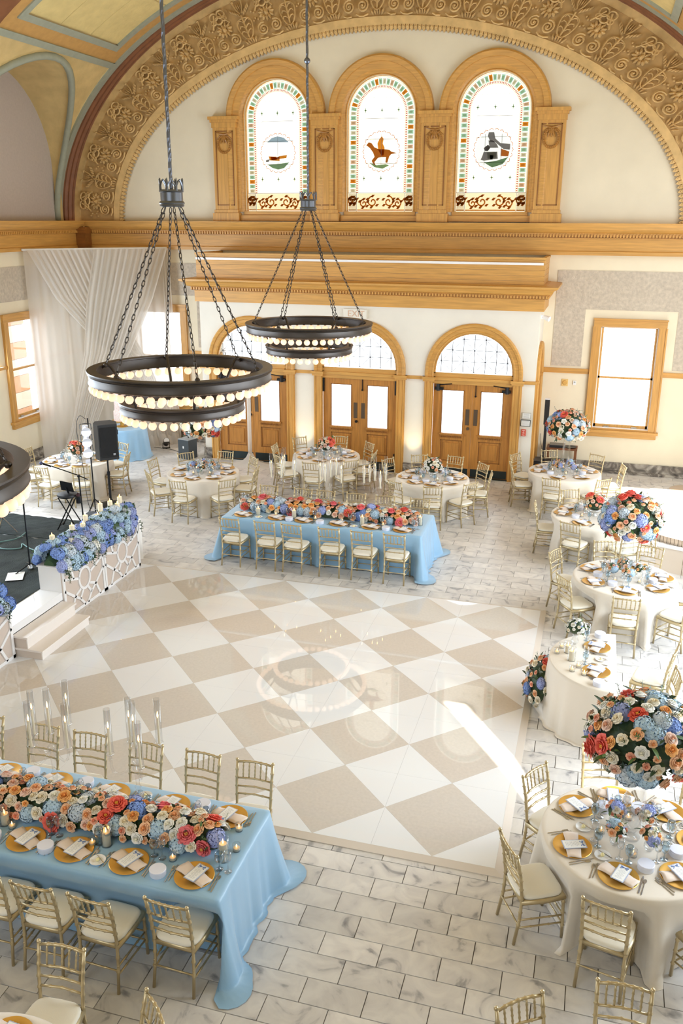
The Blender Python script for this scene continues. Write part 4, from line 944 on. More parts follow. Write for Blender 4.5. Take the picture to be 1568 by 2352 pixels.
for i in range(9): w = .03 if i % 3 else .018; pr.bb(-w, w, .035-.013*i-.0015, .035-.013*i+.0015, .0045, .0049)
print_me = pr.mesh('printed_lines', INK)
fork_me = MB().prism_xy([(-.004, -.10), (.004, -.10), (.0028, .03), (.011, .045), (.011, .095), (.007, .095), (.007, .055), (.002, .055), (.002, .095), (-.002, .095), (-.002, .055), (-.007, .055), (-.007, .095), (-.011, .095), (-.011, .045), (-.0028, .03)], .001, .005).mesh('fork', STEEL)
knife_me = MB().prism_xy([(-.006, -.11), (.005, -.11), (.005, .0), (.009, .02), (.008, .09), (.0, .115), (-.005, .09), (-.004, .0)], .001, .005).mesh('knife', STEEL)
spoon_me = MB().prism_xy([(-.004, -.10), (.004, -.10), (.0028, .04), (.011, .055), (.014, .075), (.008, .095), (-.008, .095), (-.014, .075), (-.011, .055), (-.0028, .04)], .001, .005).mesh('spoon', STEEL)
def goblet(h, rb, hb, rf=.034, n=14): return MB().lathe([(.001, .001), (rf, .002), (rf*.9, .006), (.007, .012), (.0055, h-hb-.01), (.012, h-hb), (rb*.75, h-hb*.86), (rb, h-hb*.55), (rb*.97, h-hb*.25), (rb*.84, h), (rb*.82, h), (rb*.95, h-hb*.3), (rb*.95, h-hb*.55), (rb*.7, h-hb*.82), (.002, h-hb*.93)], n)
water_me = goblet(.165, .038, .10).mesh('water_goblet', WATERG, True); wine_me = goblet(.20, .034, .10).mesh('wine_glass', GLASS, True); flute_me = goblet(.215, .024, .13).mesh('flute', GLASS, True)
tin_me = MB().lathe([(.001, 0), (.066, 0), (.068, .004), (.068, .05), (.064, .052), (.001, .052)], 24).mesh('favour_tin', TIN, SM)
lid_me = MB().lathe([(.070, .040), (.0705, .055), (.067, .059), (.001, .060)], 24).mesh('lid', mat('lilac_white_lid', (226, 228, 242), .3), SM)
bplate_me = MB().lathe([(.001, .004), (.042, .004), (.052, .011), (.068, .015), (.069, .013), (.05, .002), (.001, .001)], 24).mesh('butter_plate', CHINA, SM)
butter_me = MB().ball((0, 0, .016), .018, 8, 5).mesh('butter', mat('butter', (238, 226, 170), .5), True); bk_me = MB().prism_xy([(-.004, -.07), (.004, -.07), (.006, .05), (0, .07)], .016, .019).mesh('butter_knife', STEEL)
def setting(x, y, ang, seat, lod, rq, rect=False):
    """x, y: middle of the charger; ang: direction from the diner to the table's middle"""
    ca, sa = math.cos(ang-PI/2), math.sin(ang-PI/2); z = CZ+.001
    def put(nm, me, lx, ly, lz, rz, label, cat, grp):
        o = obj(nm, me, loc=(x+lx*ca-ly*sa, y+lx*sa+ly*ca, z+lz), rz=ang-PI/2+rz); tag(o, label+', '+seat, cat, grp); return o
    put('charger', charger_me, 0, 0, 0, 0, 'ribbed gold charger plate', 'plate', 'gold chargers')
    nr = -.35+rq.uniform(-.12, .12)
    put('napkin', napkin_me, 0, 0, -.006, nr, 'folded blush napkin', 'napkin', 'blush napkins')
    c = put('menu_card', card_me, .015+rq.uniform(-.01, .01), .005, .037, -.25+rq.uniform(-.15, .1), 'white menu card', 'menu', 'menu cards')
    obj('scalloped_border', cardb_me, parent=c); obj('bow', bow_me, parent=c)
    if lod > 1: obj('printed_lines', print_me, parent=c)
    if lod > 0:
        put('fork', fork_me, -.182, -.01, 0, rq.uniform(-.03, .03), 'inner steel fork', 'fork', 'steel forks'); put('knife', knife_me, .181, -.01, 0, rq.uniform(-.03, .03), 'steel knife', 'knife', 'steel knives')
        put('spoon', spoon_me, .204, -.03, 0, rq.uniform(-.03, .03), 'steel spoon', 'spoon', 'steel spoons')
    if lod > 1: put('fork', fork_me, -.207, -.03, 0, rq.uniform(-.03, .03), 'outer steel fork', 'fork', 'steel forks')
    if rect:
        put('water_goblet', water_me, .165, .135, 0, 0, 'blue-tinted water goblet', 'glass', 'water goblets'); put('wine_glass', wine_me, .245, .125+rq.uniform(-.01, .01), 0, 0, 'clear stemmed wine glass', 'glass', 'wine glasses')
    else:
        put('water_goblet', water_me, .042, .214, 0, 0, 'blue-tinted water goblet', 'glass', 'water goblets'); put('wine_glass', wine_me, -.036, .222, 0, 0, 'clear stemmed wine glass', 'glass', 'wine glasses')
def favour(x, y, where, kind):
    if kind == 0:
        o = obj('favour_tin', tin_me, loc=(x, y, CZ+.001)); tag(o, 'white favour tin, '+where, 'tin', 'favour tins'); obj('lid', lid_me, parent=o)
    else:
        o = obj('butter_plate', bplate_me, loc=(x, y, CZ+.001), rz=R.uniform(0, 6)); tag(o, 'white butter plate, '+where, 'plate', 'butter plates'); obj('butter', butter_me, parent=o)
        k = obj('butter_knife', bk_me, loc=(x+.02, y+.01, CZ+.001), rz=1.0); tag(k, 'small butter knife, '+where, 'knife', 'butter knives')
rq = random.Random(11)
LOD = {'near_tall': 2, 'mid_tall': 1, 'far_low': 1}
for k, l in SEATS.items():
    (cx, cy), desc = TB[k]; angs = []
    for bx, by in l:
        dx, dy = cx-bx, cy-by; a = math.atan2(dy, dx); deg = math.degrees(math.atan2(-dy, -dx)); c = clock(deg)
        chair(bx+.262*math.cos(a), by+.262*math.sin(a), a, 'gold chair, %s seat, %s' % (c, desc), 'gold chairs at the round tables'); angs.append(deg)
    sa_ = sorted(angs); extra = []
    for a, b in zip(sa_, sa_[1:]+[sa_[0]+360]):
        m = round((b-a)/45.0)
        for i in range(1, m): extra.append(a+(b-a)*i/m)
    alls = sorted(sa_+extra)
    for i, deg in enumerate(alls):
        c = clock(deg); a = math.radians(deg); seat = '%s seat, %s' % (c, desc)
        setting(cx+.555*math.cos(a), cy+.555*math.sin(a), a+PI, seat, LOD.get(k, 0), rq)
        nx_ = alls[(i+1) % len(alls)]+(360 if i == len(alls)-1 else 0); a2 = math.radians((deg+nx_)/2)
        if i % 2 == 0 or k == 'near_tall': favour(cx+.40*math.cos(a2), cy+.40*math.sin(a2), 'beside '+seat, 0 if (i % 3 or k != 'near_tall') else 1)
# chairs and settings of the two blue tables
ORD = ['first', 'second', 'third', 'fourth', 'fifth', 'sixth', 'seventh']
for xs, by, fa, ye, side, tab, grp, lod in ((FBX, 4.80, PI/2, FB[2], 'near side', 'front blue table', 'gold chairs at the front blue table', 2), (FBX2, 6.86, -PI/2, FB[3], 'dance floor side', 'front blue table', 'gold chairs at the front blue table', 2),
        (BBX, 13.575, PI/2, BB[2], 'dance floor side', 'far blue table', 'gold chairs at the far blue table', 1), (BBX2, 15.66, -PI/2, BB[3], 'doors side', 'far blue table', 'gold chairs at the far blue table', 0)):
    for i, x in enumerate(xs):
        s = math.sin(fa); jit = rq.uniform(-.05, .05); y_ = by+(0.13 if (tab == 'front blue table' and i == 0 and s > 0) else 0)
        seat = '%s from right end, %s of %s' % (ORD[i], side, tab)
        chair(x, y_+.262*s, fa+jit, 'gold chair with ivory cushion, '+seat, grp)
        setting(x+.02*0, ye+.21*s, fa, seat, lod, rq, True)
        if i < len(xs)-1: favour((x+xs[i+1])/2, ye+(.15 if s > 0 else -.15), 'after the '+seat, 0 if i % 3 != 1 else 1)
# half-round table: two seats on its flat side
for i, (x, y, w) in enumerate(((1.0, 10.58, 'farther'), (.98, 9.86, 'nearer'))):
    chair(x-.0, y, PI+(.1 if i else -.25), 'gold chair with ivory cushion, %s seat of the sweetheart table' % w, 'gold chairs at the sweetheart table')
    setting(.33, 10.27+(.33 if i == 0 else -.33), PI, '%s seat of the sweetheart table' % w, 2, rq, True)
favour(.36, 10.93, 'farther end of the sweetheart table', 0); favour(.36, 9.62, 'nearer end of the sweetheart table', 0); favour(.38, 10.27, 'middle of the sweetheart table', 1)
# chairs of the two tables cut off by the bottom edge
for bx, by, tc, lb in ((-3.331, 4.336, BLT, 'gold chair facing the cut-off table at the bottom, beside the blue cloth'), (-2.424, 4.037, BLT, 'gold chair seen side-on, cut by the bottom edge below the blue cloth corner'), (.575, 5.115, BRT, 'gold chair with its back to the nearest tall-bouquet table, in the bottom corner'), (-.109, 4.785, BRT, 'gold chair cut by the bottom edge, left of the bottom corner chair')):
    a = math.atan2(tc[1]-by, tc[0]-bx); chair(bx+.262*math.cos(a), by+.262*math.sin(a), a, lb, 'gold chairs of the cut-off tables')
for deg, dsc in ((95, 'cut-off table at the bottom by the blue cloth'), (50, 'near the blue cloth corner, cut-off table')):
    a = math.radians(deg); setting(BLT[0]+.555*math.cos(a), BLT[1]+.555*math.sin(a), a+PI, dsc, 2, rq)
# ================================================================== FLOWERS
def petal(mb, a, w, r0, r1, h0, h1, curl, nu=3, nv=4, mi=0):
    """a cupped petal: rises steeply, then rolls outward at its rim"""
    g_ = []
    for j in range(nv+1):
        t = j/nv; r = r0+(r1-r0)*t**1.7; z = h0+(h1-h0)*math.sin(t*PI/2)-curl*t**4; ww = w*(.55+.45*math.sin(PI*min(1.0, .2+.75*t)))
        if t == 1: ww *= .72
        g_.append([(r*math.cos(a+u*ww)*(1+.03*abs(u)), r*math.sin(a+u*ww)*(1+.03*abs(u)), z-.05*abs(u)*t) for u in [-1+2*i/nu for i in range(nu+1)]])
    mb.loft(g_, closed=False, mi=mi)
def rose_mb(seed):
    q = random.Random(seed); m = MB()
    m.lathe([(.001, .98), (.10, .97), (.17, .90), (.19, .7), (.19, .4)], 8, mi=1); m.lathe([(.18, .70), (.42, .60), (.70, .40), (.80, .15)], 10, mi=0)
    for n, r0, r1, h1, cu, w, mi in ((3, .17, .30, 1.04, .05, 1.2, 1), (3, .26, .42, 1.02, .06, 1.15, 1), (4, .34, .58, .96, .08, .95, 0), (5, .44, .78, .84, .12, .8, 0), (5, .55, 1.0, .68, .2, .78, 0)):
        a0 = q.uniform(0, 6)
        for i in range(n): petal(m, a0+2*PI*i/n+q.uniform(-.1, .1), w, r0, r1*q.uniform(.95, 1.05), .1, h1, cu, mi=mi)
    return m
def peony_mb(seed):
    q = random.Random(seed); m = MB(); m.lathe([(.001, .5), (.3, .46), (.75, .25), (.8, .05)], 10, mi=0)
    for i in range(16):
        a = q.uniform(0, 6.3); r = q.uniform(.02, .2); m.tube([(r*.6*math.cos(a), r*.6*math.sin(a), .4), (r*math.cos(a), r*math.sin(a), .72)], [.03, .055], 4, mi=1)
    for n, r0, r1, h1, cu, w in ((5, .26, .44, .98, .04, .75), (6, .36, .62, .94, .08, .66), (7, .46, .84, .80, .12, .6), (8, .56, 1.05, .58, .16, .56)):
        a0 = q.uniform(0, 6)
        for i in range(n): petal(m, a0+2*PI*i/n+q.uniform(-.15, .15), w, r0, r1*q.uniform(.92, 1.08), .05, h1*q.uniform(.92, 1.08), cu)
    return m
def hydrangea_mb(seed, n=105):
    q = random.Random(seed); m = MB()
    m.ball((0, 0, .36), .74, 10, 7, .8, mi=1)
    for i in range(n):
        z = 1-1.55*(i+.5)/n; r = math.sqrt(max(0, 1-z*z)); a = i*2.39996
        nrm = Vector((r*math.cos(a), r*math.sin(a), z)); c = Vector((nrm.x, nrm.y, nrm.z*.8+.3))*.92
        t = nrm.orthogonal().normalized(); b = nrm.cross(t); ro = q.uniform(0, 1.5); c *= q.uniform(.93, 1.05)
        for k in range(4):
            d = t*math.cos(ro+k*PI/2)+b*math.sin(ro+k*PI/2); e = t*math.cos(ro+k*PI/2+PI/4)+b*math.sin(ro+k*PI/2+PI/4); f_ = t*math.cos(ro+k*PI/2-PI/4)+b*math.sin(ro+k*PI/2-PI/4)
            s = .185; m.add([c, c+f_*s*.75+nrm*.05, c+d*s*1.15+nrm*q.uniform(-.02, .06), c+e*s*.75+nrm*.05], [(0, 1, 2, 3)])
    return m
def leaf_mb():
    m = MB(); g_ = []
    for j in range(6):
        t = j/5; w = .34*math.sin(PI*(t*.9+.05))**.8*(1-.2*t); z = .10*math.sin(t*2.5)-.28*t*t; g_.append([(-w, t*2, z+.07), (0, t*2, z), (w, t*2, z+.07)])
    m.loft(g_, closed=False); return m
def spike_mb(seed):
    q = random.Random(seed); m = MB(); m.tube([(0, 0, 0), (.05, .02, 1), (.12, .05, 2.0)], [.03, .025, .012], 4, mi=1)
    for i in range(20):
        t = .35+.65*i/20; a = i*2.4; c = Vector((.12*t*t+.16*(1.2-t)*math.cos(a), .05*t*t+.16*(1.2-t)*math.sin(a), 2*t))
        for k in range(4):
            d = Vector((math.cos(k*PI/2+a), math.sin(k*PI/2+a), .4))*(.15*(1.25-t)); e = Vector((math.cos(k*PI/2+a+.8), math.sin(k*PI/2+a+.8), .2))*(.12*(1.25-t)); m.add([c, c+d, c+d+e*.5, c+e], [(0, 1, 2, 3)])
    return m
def sprig_mb(seed, leaves=12, droop=0.0, L_=2.2):
    q = random.Random(seed); m = MB(); P_ = lambda t: Vector((.18*math.sin(t*2), .0, L_*t-droop*t*t)) if not droop else Vector((L_*.55*t, .1*math.sin(3*t), .35*t-droop*t*t))
    m.tube([P_(i/5) for i in range(6)], [.03]*5+[.012], 4)
    for i in range(leaves):
        t = .12+.86*i/leaves; c = P_(t); a = i*2.4; d = Vector((math.cos(a), math.sin(a), .55 if not droop else -.1)).normalized(); s = d.cross(Vector((0, 0, 1))).normalized()*.07; l = .34
        m.add([c, c+d*l*.5+s, c+d*l, c+d*l*.5-s], [(0, 1, 2, 3)])
    return m
def fm(name, c, c2=None, rnd=.08): return [mat(name, c, .6, rnd=rnd), mat(name+'_heart', c2 or c, .6, rnd=rnd)]
FM = {'cream': fm('cream_petal', (244, 236, 218), (240, 224, 190)), 'white': fm('white_petal', (242, 240, 234), (236, 232, 214)), 'peach': fm('peach_petal', (246, 196, 156), (238, 162, 104)), 'orange': fm('orange_petal', (244, 182, 112), (234, 146, 66)), 'blush': fm('blush_petal', (240, 205, 186), (230, 170, 140)),
      'salmon': fm('salmon_petal', (244, 178, 150), (234, 140, 110)), 'coral': fm('coral_petal', (236, 104, 88), (236, 176, 70), .14), 'rosepink': fm('rose_pink_petal', (236, 116, 122), (236, 180, 90), .12)}
HY = {'sky': fm('sky_blue_floret', (182, 208, 228), (138, 170, 196)), 'blue': fm('blue_floret', (124, 154, 216), (88, 118, 182), .15), 'peri': fm('periwinkle_floret', (160, 172, 222), (120, 134, 190), .12), 'palegrey': fm('pale_grey_floret', (204, 216, 228), (160, 176, 186)), 'whiteh': fm('white_floret', (238, 238, 232), (196, 200, 180))}
ROSE = {k: [rose_mb(i).mesh('rose', FM[k], True) for i in range(2)] for k in ('cream', 'white', 'peach', 'orange', 'blush', 'salmon')}
PEONY = {k: [peony_mb(5+i).mesh('peony', FM[k], True) for i in range(2)] for k in ('coral', 'rosepink')}
HYD = {k: [hydrangea_mb(9+i).mesh('hydrangea', HY[k]) for i in range(2)] for k in HY}
LEAF = {'dark': leaf_mb().mesh('leaf', LEAFD, True), 'mid': leaf_mb().mesh('leaf', LEAFM, True), 'grey': leaf_mb().mesh('leaf', LEAFG, True)}
SPIKE = {k: spike_mb(3).mesh('delphinium', [HY[k][0], LEAFM], False) for k in ('peri', 'sky', 'whiteh')}
SPRIG = {'mid': sprig_mb(1).mesh('sprig', LEAFM), 'grey': sprig_mb(2, 14).mesh('sprig', LEAFG), 'dark': sprig_mb(4, 14, 1.6).mesh('trailing_sprig', LEAFD)}
def orient(o, pos, nrm, s, spin):
    nrm = Vector(nrm).normalized(); qn = Vector((0, 0, 1)).rotation_difference(nrm); o.rotation_mode = 'QUATERNION'; o.rotation_quaternion = qn @ Euler((0, 0, spin)).to_quaternion(); o.location = pos; o.scale = (s, s, s)
def bloom(parent, key, pos, nrm, q, k=1.0):
    kind, col = key.split(':')
    me, nm, s, dz = {'r': (ROSE, 'rose', .056, -.3), 's': (ROSE, 'spray_rose', .036, -.2), 'p': (PEONY, 'peony', .082, -.3), 'h': (HYD, 'hydrangea', .095, -.62)}[kind]
    s *= k*q.uniform(.88, 1.14); o = obj(nm, q.choice(me[col]), parent=parent); n = Vector(nrm).normalized()
    orient(o, Vector(pos)+n*(dz*s), n+Vector((q.uniform(-.25, .25), q.uniform(-.25, .25), q.uniform(-.1, .3))), s, q.uniform(0, 6)); return o
def leaf(parent, kind, pos, nrm, s, q, name='leaf'):
    o = obj(name, LEAF[kind], parent=parent); n = Vector(nrm).normalized(); o.rotation_mode = 'QUATERNION'
    d = (n*.55+Vector((q.uniform(-1, 1), q.uniform(-1, 1), q.uniform(-.6, .5)))).normalized(); o.rotation_quaternion = d.to_track_quat('Y', 'Z') @ Euler((0, q.uniform(-.5, .5), 0)).to_quaternion(); o.location = pos; o.scale = (s, s, s); return o
def sprig(parent, kind, pos, d, s, q, store=SPRIG, name='sprig'):
    o = obj(name, store[kind], parent=parent); orient(o, pos, d, s, q.uniform(0, 6)); return o
def foliage_mass(pts, q, m=LEAFD, size=.05, per=3, zmin=None):
    mb = MB()
    for p, n in pts:
        p = Vector(p); n = Vector(n)
        for _ in range(per):
            d = (n*.5+Vector((q.uniform(-1, 1), q.uniform(-1, 1), q.uniform(-.7, .7)))).normalized(); s = d.orthogonal().normalized()*size*.32; c = p-n*.03+Vector((q.uniform(-1, 1), q.uniform(-1, 1), q.uniform(-1, 1)))*size*.6; c.z = max(c.z, zmin+size) if zmin is not None else c.z; l = size*q.uniform(.8, 1.4)
            mb.add([c, c+d*l*.5+s, c+d*l, c+d*l*.5-s], [(0, 1, 2, 3)])
    return mb
def ball_arr(name, label, base, r, n, mix, seed, squash=.85, zlow=-.75, group=None, bk=1.0, leafk=(('dark', 26), ('mid', 12)), spikes=(), ls=.05):
    q = random.Random(seed); t = thing(name, label, 'flowers', base, 0, group); c = Vector((0, 0, r*squash*.9)); pool = []
    for k, w in mix: pool += [k]*w
    q.shuffle(pool); pts = []
    for i in range(n):
        z = 1-(1-zlow)*(i+.5)/n; rr_ = math.sqrt(1-z*z); a = i*2.39996+q.uniform(-.15, .15); nn = Vector((rr_*math.cos(a), rr_*math.sin(a), z)); p = c+Vector((nn.x*r, nn.y*r, nn.z*r*squash))*q.uniform(.94, 1.06)
        pts.append((p, nn)); bloom(t, pool[i % len(pool)], p, nn, q, bk)
    core = MB().ball(c, r*.80, 14, 10, squash); obj('foliage', core.join(foliage_mass([(p*.97+c*.03, n_) for p, n_ in pts], q, per=5, size=ls)), LEAFD, t)['kind'] = 'stuff'
    for kind, m in leafk:
        for i in range(m):
            z = q.uniform(zlow, .95); a = q.uniform(0, 6.3); rr_ = math.sqrt(1-z*z); nn = Vector((rr_*math.cos(a), rr_*math.sin(a), z)); leaf(t, kind, c+Vector((nn.x*r, nn.y*r, nn.z*r*squash))*.96, nn, ls*q.uniform(.8, 1.2), q)
    for kind, m, s in spikes:
        for i in range(m):
            a = q.uniform(0, 6.3); z = q.uniform(.35, .95); rr_ = math.sqrt(1-z*z); nn = Vector((rr_*math.cos(a), rr_*math.sin(a), z+.3))
            if kind in SPIKE: sprig(t, kind, c+Vector((nn.x*r, nn.y*r, nn.z*r*squash*.7))*.8, nn, s*q.uniform(.8, 1.1), q, SPIKE, 'delphinium')
            else: sprig(t, kind, c+Vector((nn.x*r, nn.y*r, nn.z*r*squash*.7))*.8, nn, s*q.uniform(.8, 1.1), q)
    return t
MIXB = (('r:cream', 16), ('r:white', 13), ('r:blush', 6), ('r:peach', 14), ('r:orange', 9), ('s:salmon', 9), ('s:peach', 9), ('p:coral', 7), ('h:sky', 6), ('h:palegrey', 5), ('h:blue', 3), ('h:peri', 4))
MIXL = (('r:cream', 6), ('r:peach', 7), ('s:orange', 5), ('s:salmon', 5), ('p:coral', 3), ('r:blush', 4), ('r:white', 4))
MIXW = (('r:white', 8), ('r:cream', 5), ('s:white', 5), ('r:peach', 3), ('s:salmon', 2))
MIXP = (('r:peach', 3), ('s:orange', 4), ('s:salmon', 3), ('s:white', 3), ('h:peri', 2), ('h:sky', 1), ('r:cream', 2), ('s:blush', 2))
def tall_vase(x, y, h, desc):
    o = obj('tall_vase', MB().lathe([(.001, .004), (.075, .004), (.078, .012), (.03, .025), (.026, .05), (.05, .09), (.078, .18), (.092, .30), (.088, .42), (.072, h*.78), (.070, h*.9), (.085, h), (.081, h), (.066, h*.9), (.068, h*.78), (.083, .42), (.087, .30), (.073, .18), (.04, .10), (.001, .08)], 24), CRYSTAL, smooth=True, loc=(x, y, CZ))
    tag(o, 'tall clear glass vase holding the bouquet on the '+desc, 'vase', 'tall glass vases'); return o
def bud_vase(x, y, label, seed, n=12, r=.075, mix=MIXP, hgt=.12):
    q = random.Random(seed); t = ball_arr('bud_vase_flowers', label, (x, y, CZ+hgt-.03), r, n, mix, seed, .9, -.35, 'bud vases with flowers', .62, leafk=(('mid', 5), ('dark', 3)), spikes=(('peri', 3, .045), ('mid', 2, .05)), ls=.035)
    obj('vase', MB().lathe([(.001, .003), (.028, .003), (.045, .03), (.046, .06), (.03, .09), (.034, .13), (.031, .13), (.027, .09), (.042, .06), (.041, .03), (.001, .008)], 14), CRYSTAL, t, smooth=True, loc=(0, 0, -hgt+.03))
    return t
def votive(x, y, label, z=CZ, h=.07, r=.034, taper=False):
    t = thing('votive_candle', label, 'candle', (x, y, z), 0, 'votive candles in glass cups')
    obj('glass_cup', MB().lathe([(.001, .002), (r, .002), (r*1.05, h), (r*.98, h), (r*.93, .008), (.001, .008)], 14), CRYSTAL, t, smooth=True)
    obj('candle', MB().lathe([(.001, .01), (r*.85, .01), (r*.85, h*.45), (.001, h*.45)], 12), WAX, t, smooth=SM)
    obj('flame', MB().lathe([(.001, h*.5), (.006, h*.6), (.004, h*.8), (.001, h*.95)], 6), FLAME, t); return t
def pillar(x, y, z, h, r, label, glass=0, group=None):
    t = thing('pillar_candle', label, 'candle', (x, y, z), 0, group)
    obj('wax', MB().lathe([(.001, .004), (r, .004), (r, h-.006), (r*.9, h), (r*.6, h-.008), (.001, h-.01)], 16), WAX, t, smooth=SM)
    obj('flame', MB().lathe([(.001, h-.005), (.008, h+.012), (.005, h+.03), (.001, h+.045)], 6), FLAME, t)
    if glass: obj('glass_cylinder', MB().lathe([(.001, .001), (r+.014, .001), (r+.014, h+glass), (r+.011, h+glass), (r+.011, .004), (.001, .003)], 18), CRYSTAL, t, smooth=True)
    return t
# tall bouquets
for i, (k, h, r, n, dsc) in enumerate((('near_tall', .80, .43, 124, 'largest bouquet of roses, peonies and hydrangeas on the tall vase nearest the camera'), ('mid_tall', .74, .42, 110, 'rose and hydrangea bouquet on the tall vase of the second nearest table'), ('wall_tall', .80, .41, 100, 'rose and hydrangea bouquet on the tall vase beside the sash window'), ('left_tall', .85, .40, 100, 'rose and hydrangea bouquet on the tall vase below the large chandelier'))):
    (x, y), desc = TB[k]; q = random.Random(i); a0_ = q.uniform(0, 1); tall_vase(x, y, h, desc)
    ball_arr('tall_bouquet', dsc, (x, y, CZ+h-.10), r, n, MIXB, 40+i, .80, -.72, 'tall bouquets', leafk=(('dark', 34), ('mid', 24)), spikes=(('peri', 3, .07), ('whiteh', 4, .07), ('mid', 6, .09), ('grey', 6, .10)), ls=.062)
    for j in range(4):
        a = a0_+q.uniform(-.1, .1)+j*PI/2; bud_vase(x+.195*math.cos(a), y+.195*math.sin(a), 'bud vase of mixed flowers, %s of the vase, %s' % (clock(math.degrees(a)), desc), 60+i*5+j)
    for j in range(4):
        a = a0_+PI/4+j*PI/2; votive(x+.25*math.cos(a), y+.25*math.sin(a), 'lit votive candle, %s of the vase, %s' % (clock(math.degrees(a)), desc))
# low centrepieces in footed bowls
for i, (k, mix) in enumerate((('mid_low', MIXL), ('right_low', MIXW), ('far_low', MIXL), ('left_low', MIXL))):
    (x, y), desc = TB[k]; q = random.Random(80+i)
    t = ball_arr('low_centrepiece', ('white and peach' if mix is MIXW else 'coral and peach')+' flowers in a footed silver bowl, '+desc, (x, y, CZ+.10), .19, 34, mix, 90+i, .85, -.30, 'low centrepieces', .8, leafk=(('dark', 10), ('mid', 8)), spikes=(('mid', 3, .05),), ls=.045)
    obj('footed_bowl', MB().lathe([(.001, .002), (.06, .002), (.055, .012), (.022, .03), (.022, .045), (.07, .06), (.11, .10), (.115, .13), (.10, .13), (.06, .07), (.001, .06)], 20), mat('mercury_glass', (214, 214, 210), .25, metal=.6), t, smooth=True, loc=(0, 0, -.10))
    for j in range(4):
        a = .6+j*PI/2; votive(x+.26*math.cos(a), y+.26*math.sin(a), 'lit votive candle, %s of the bowl, %s' % (clock(math.degrees(a)), desc))
# flower runners along the blue tables
def runner(label, x0, x1, y0, hw, hgt, n, seed):
    q = random.Random(seed); t = thing('flower_runner', label, 'flowers', ((x0+x1)/2, y0, CZ)); L_ = x1-x0; pts = []; tries = 0; got = []
    sizes = {'r': .054, 's': .035, 'p': .078, 'h': .078}
    mix = ['r:cream']*13+['r:white']*9+['r:blush']*7+['r:peach']*13+['r:orange']*7+['s:salmon']*12+['s:orange']*9+['s:peach']*10+['p:coral']*3+['p:rosepink']*3+['h:sky']*5+['h:blue']*3+['h:palegrey']*3+['h:peri']*2
    keys = [q.choice(mix) for _ in range(n)]; keys.sort(key=lambda k: -sizes[k[0]])
    for k in keys:
        for _ in range(24):
            u = q.uniform(-.5, .5); a = q.uniform(.06, PI-.06); e = 1-.25*max(0, abs(u)*2-.8)/.2
            p = Vector((u*L_, -hw*math.cos(a)*e*q.uniform(.9, 1.1), .035+hgt*math.sin(a)*e*q.uniform(.82, 1.12))); s = sizes[k[0]]
            if all((p-g_).length > (s+s2)*.74 for g_, s2 in got): break
        else: continue
        p.z = max(p.z, s*.85); got.append((p, s)); nn = Vector((0, -math.cos(a)/hw, math.sin(a)/hgt)).normalized(); pts.append((p, nn)); bloom(t, k, p, nn, q, .95)
    core = MB(); core.loft([[(L_*(-.5+i/12), -hw*.82*math.cos(PI*j/10)*(1 if 0 < i < 12 else .4), .01+hgt*.80*math.sin(PI*j/10)*(1 if 0 < i < 12 else .4)) for j in range(11)] for i in range(13)], closed=False, cap=True)
    core.join(foliage_mass(pts, q, per=4, size=.045, zmin=0)); obj('foliage', core, LEAFD, t)['kind'] = 'stuff'
    for i in range(int(L_*26)):
        a = q.uniform(0.02, PI); u = q.uniform(-.5, .5); nn = Vector((0, -math.cos(a), math.sin(a))); leaf(t, q.choice(('dark', 'mid', 'dark', 'grey')), Vector((u*L_, -hw*math.cos(a)*.95, .03+hgt*math.sin(a)*.92)), nn, .034*q.uniform(.7, 1.2), q)
    for i in range(int(L_*7)):
        u = q.uniform(-.5, .5); a = q.uniform(.2, PI-.2); sprig(t, q.choice(('mid', 'grey')), Vector((u*L_, -hw*math.cos(a)*.8, .02+hgt*math.sin(a)*.8)), (q.uniform(-.5, .5), -math.cos(a), math.sin(a)+.3), .045, q)
    return t
runner('long flower runner of roses, peonies and blue hydrangeas on the front blue table', -6.1, -2.74, 5.83, .21, .19, 240, 201)
runner('long flower runner of roses, peonies and blue hydrangeas on the far blue table', -6.08, -2.80, 14.66, .21, .19, 240, 202)
# candles beside the runners
for i, (x, y, h) in enumerate(((-3.68, 5.555, .13), (-2.64, 5.66, .17), (-4.69, 5.55, .11))): pillar(x, y, CZ, h, .036, 'lit pillar candle in a glass cylinder, %s from the right end of the front runner' % ORD[(1, 0, 2)[i]], .06, 'pillar candles in glass')
for i, (x, y) in enumerate(((-3.80, 5.52), (-4.60, 5.52), (-3.05, 5.54), (-2.58, 5.80), (-2.66, 6.05), (-5.2, 5.5))): votive(x, y, 'lit votive candle in cut glass, %s along the front blue table' % ('second', 'fourth', 'third', 'rightmost', 'farthest', 'leftmost')[i])
for i, (x, y, h) in enumerate(((-4.99, 14.33, .15), (-3.72, 14.32, .15), (-5.68, 14.33, .12), (-2.74, 14.6, .15), (-6.12, 14.62, .13))): pillar(x, y, CZ, h, .036, 'lit pillar candle in a glass cylinder, %s of the far runner' % ('left of its middle', 'right of its middle', 'near the left end', 'at the right end', 'at the left end')[i], .06, 'pillar candles in glass')
for i, x in enumerate((-5.35, -4.6, -4.1, -3.35)): votive(x, 14.36, 'lit votive candle before the far runner, %s from the left' % ORD[i])
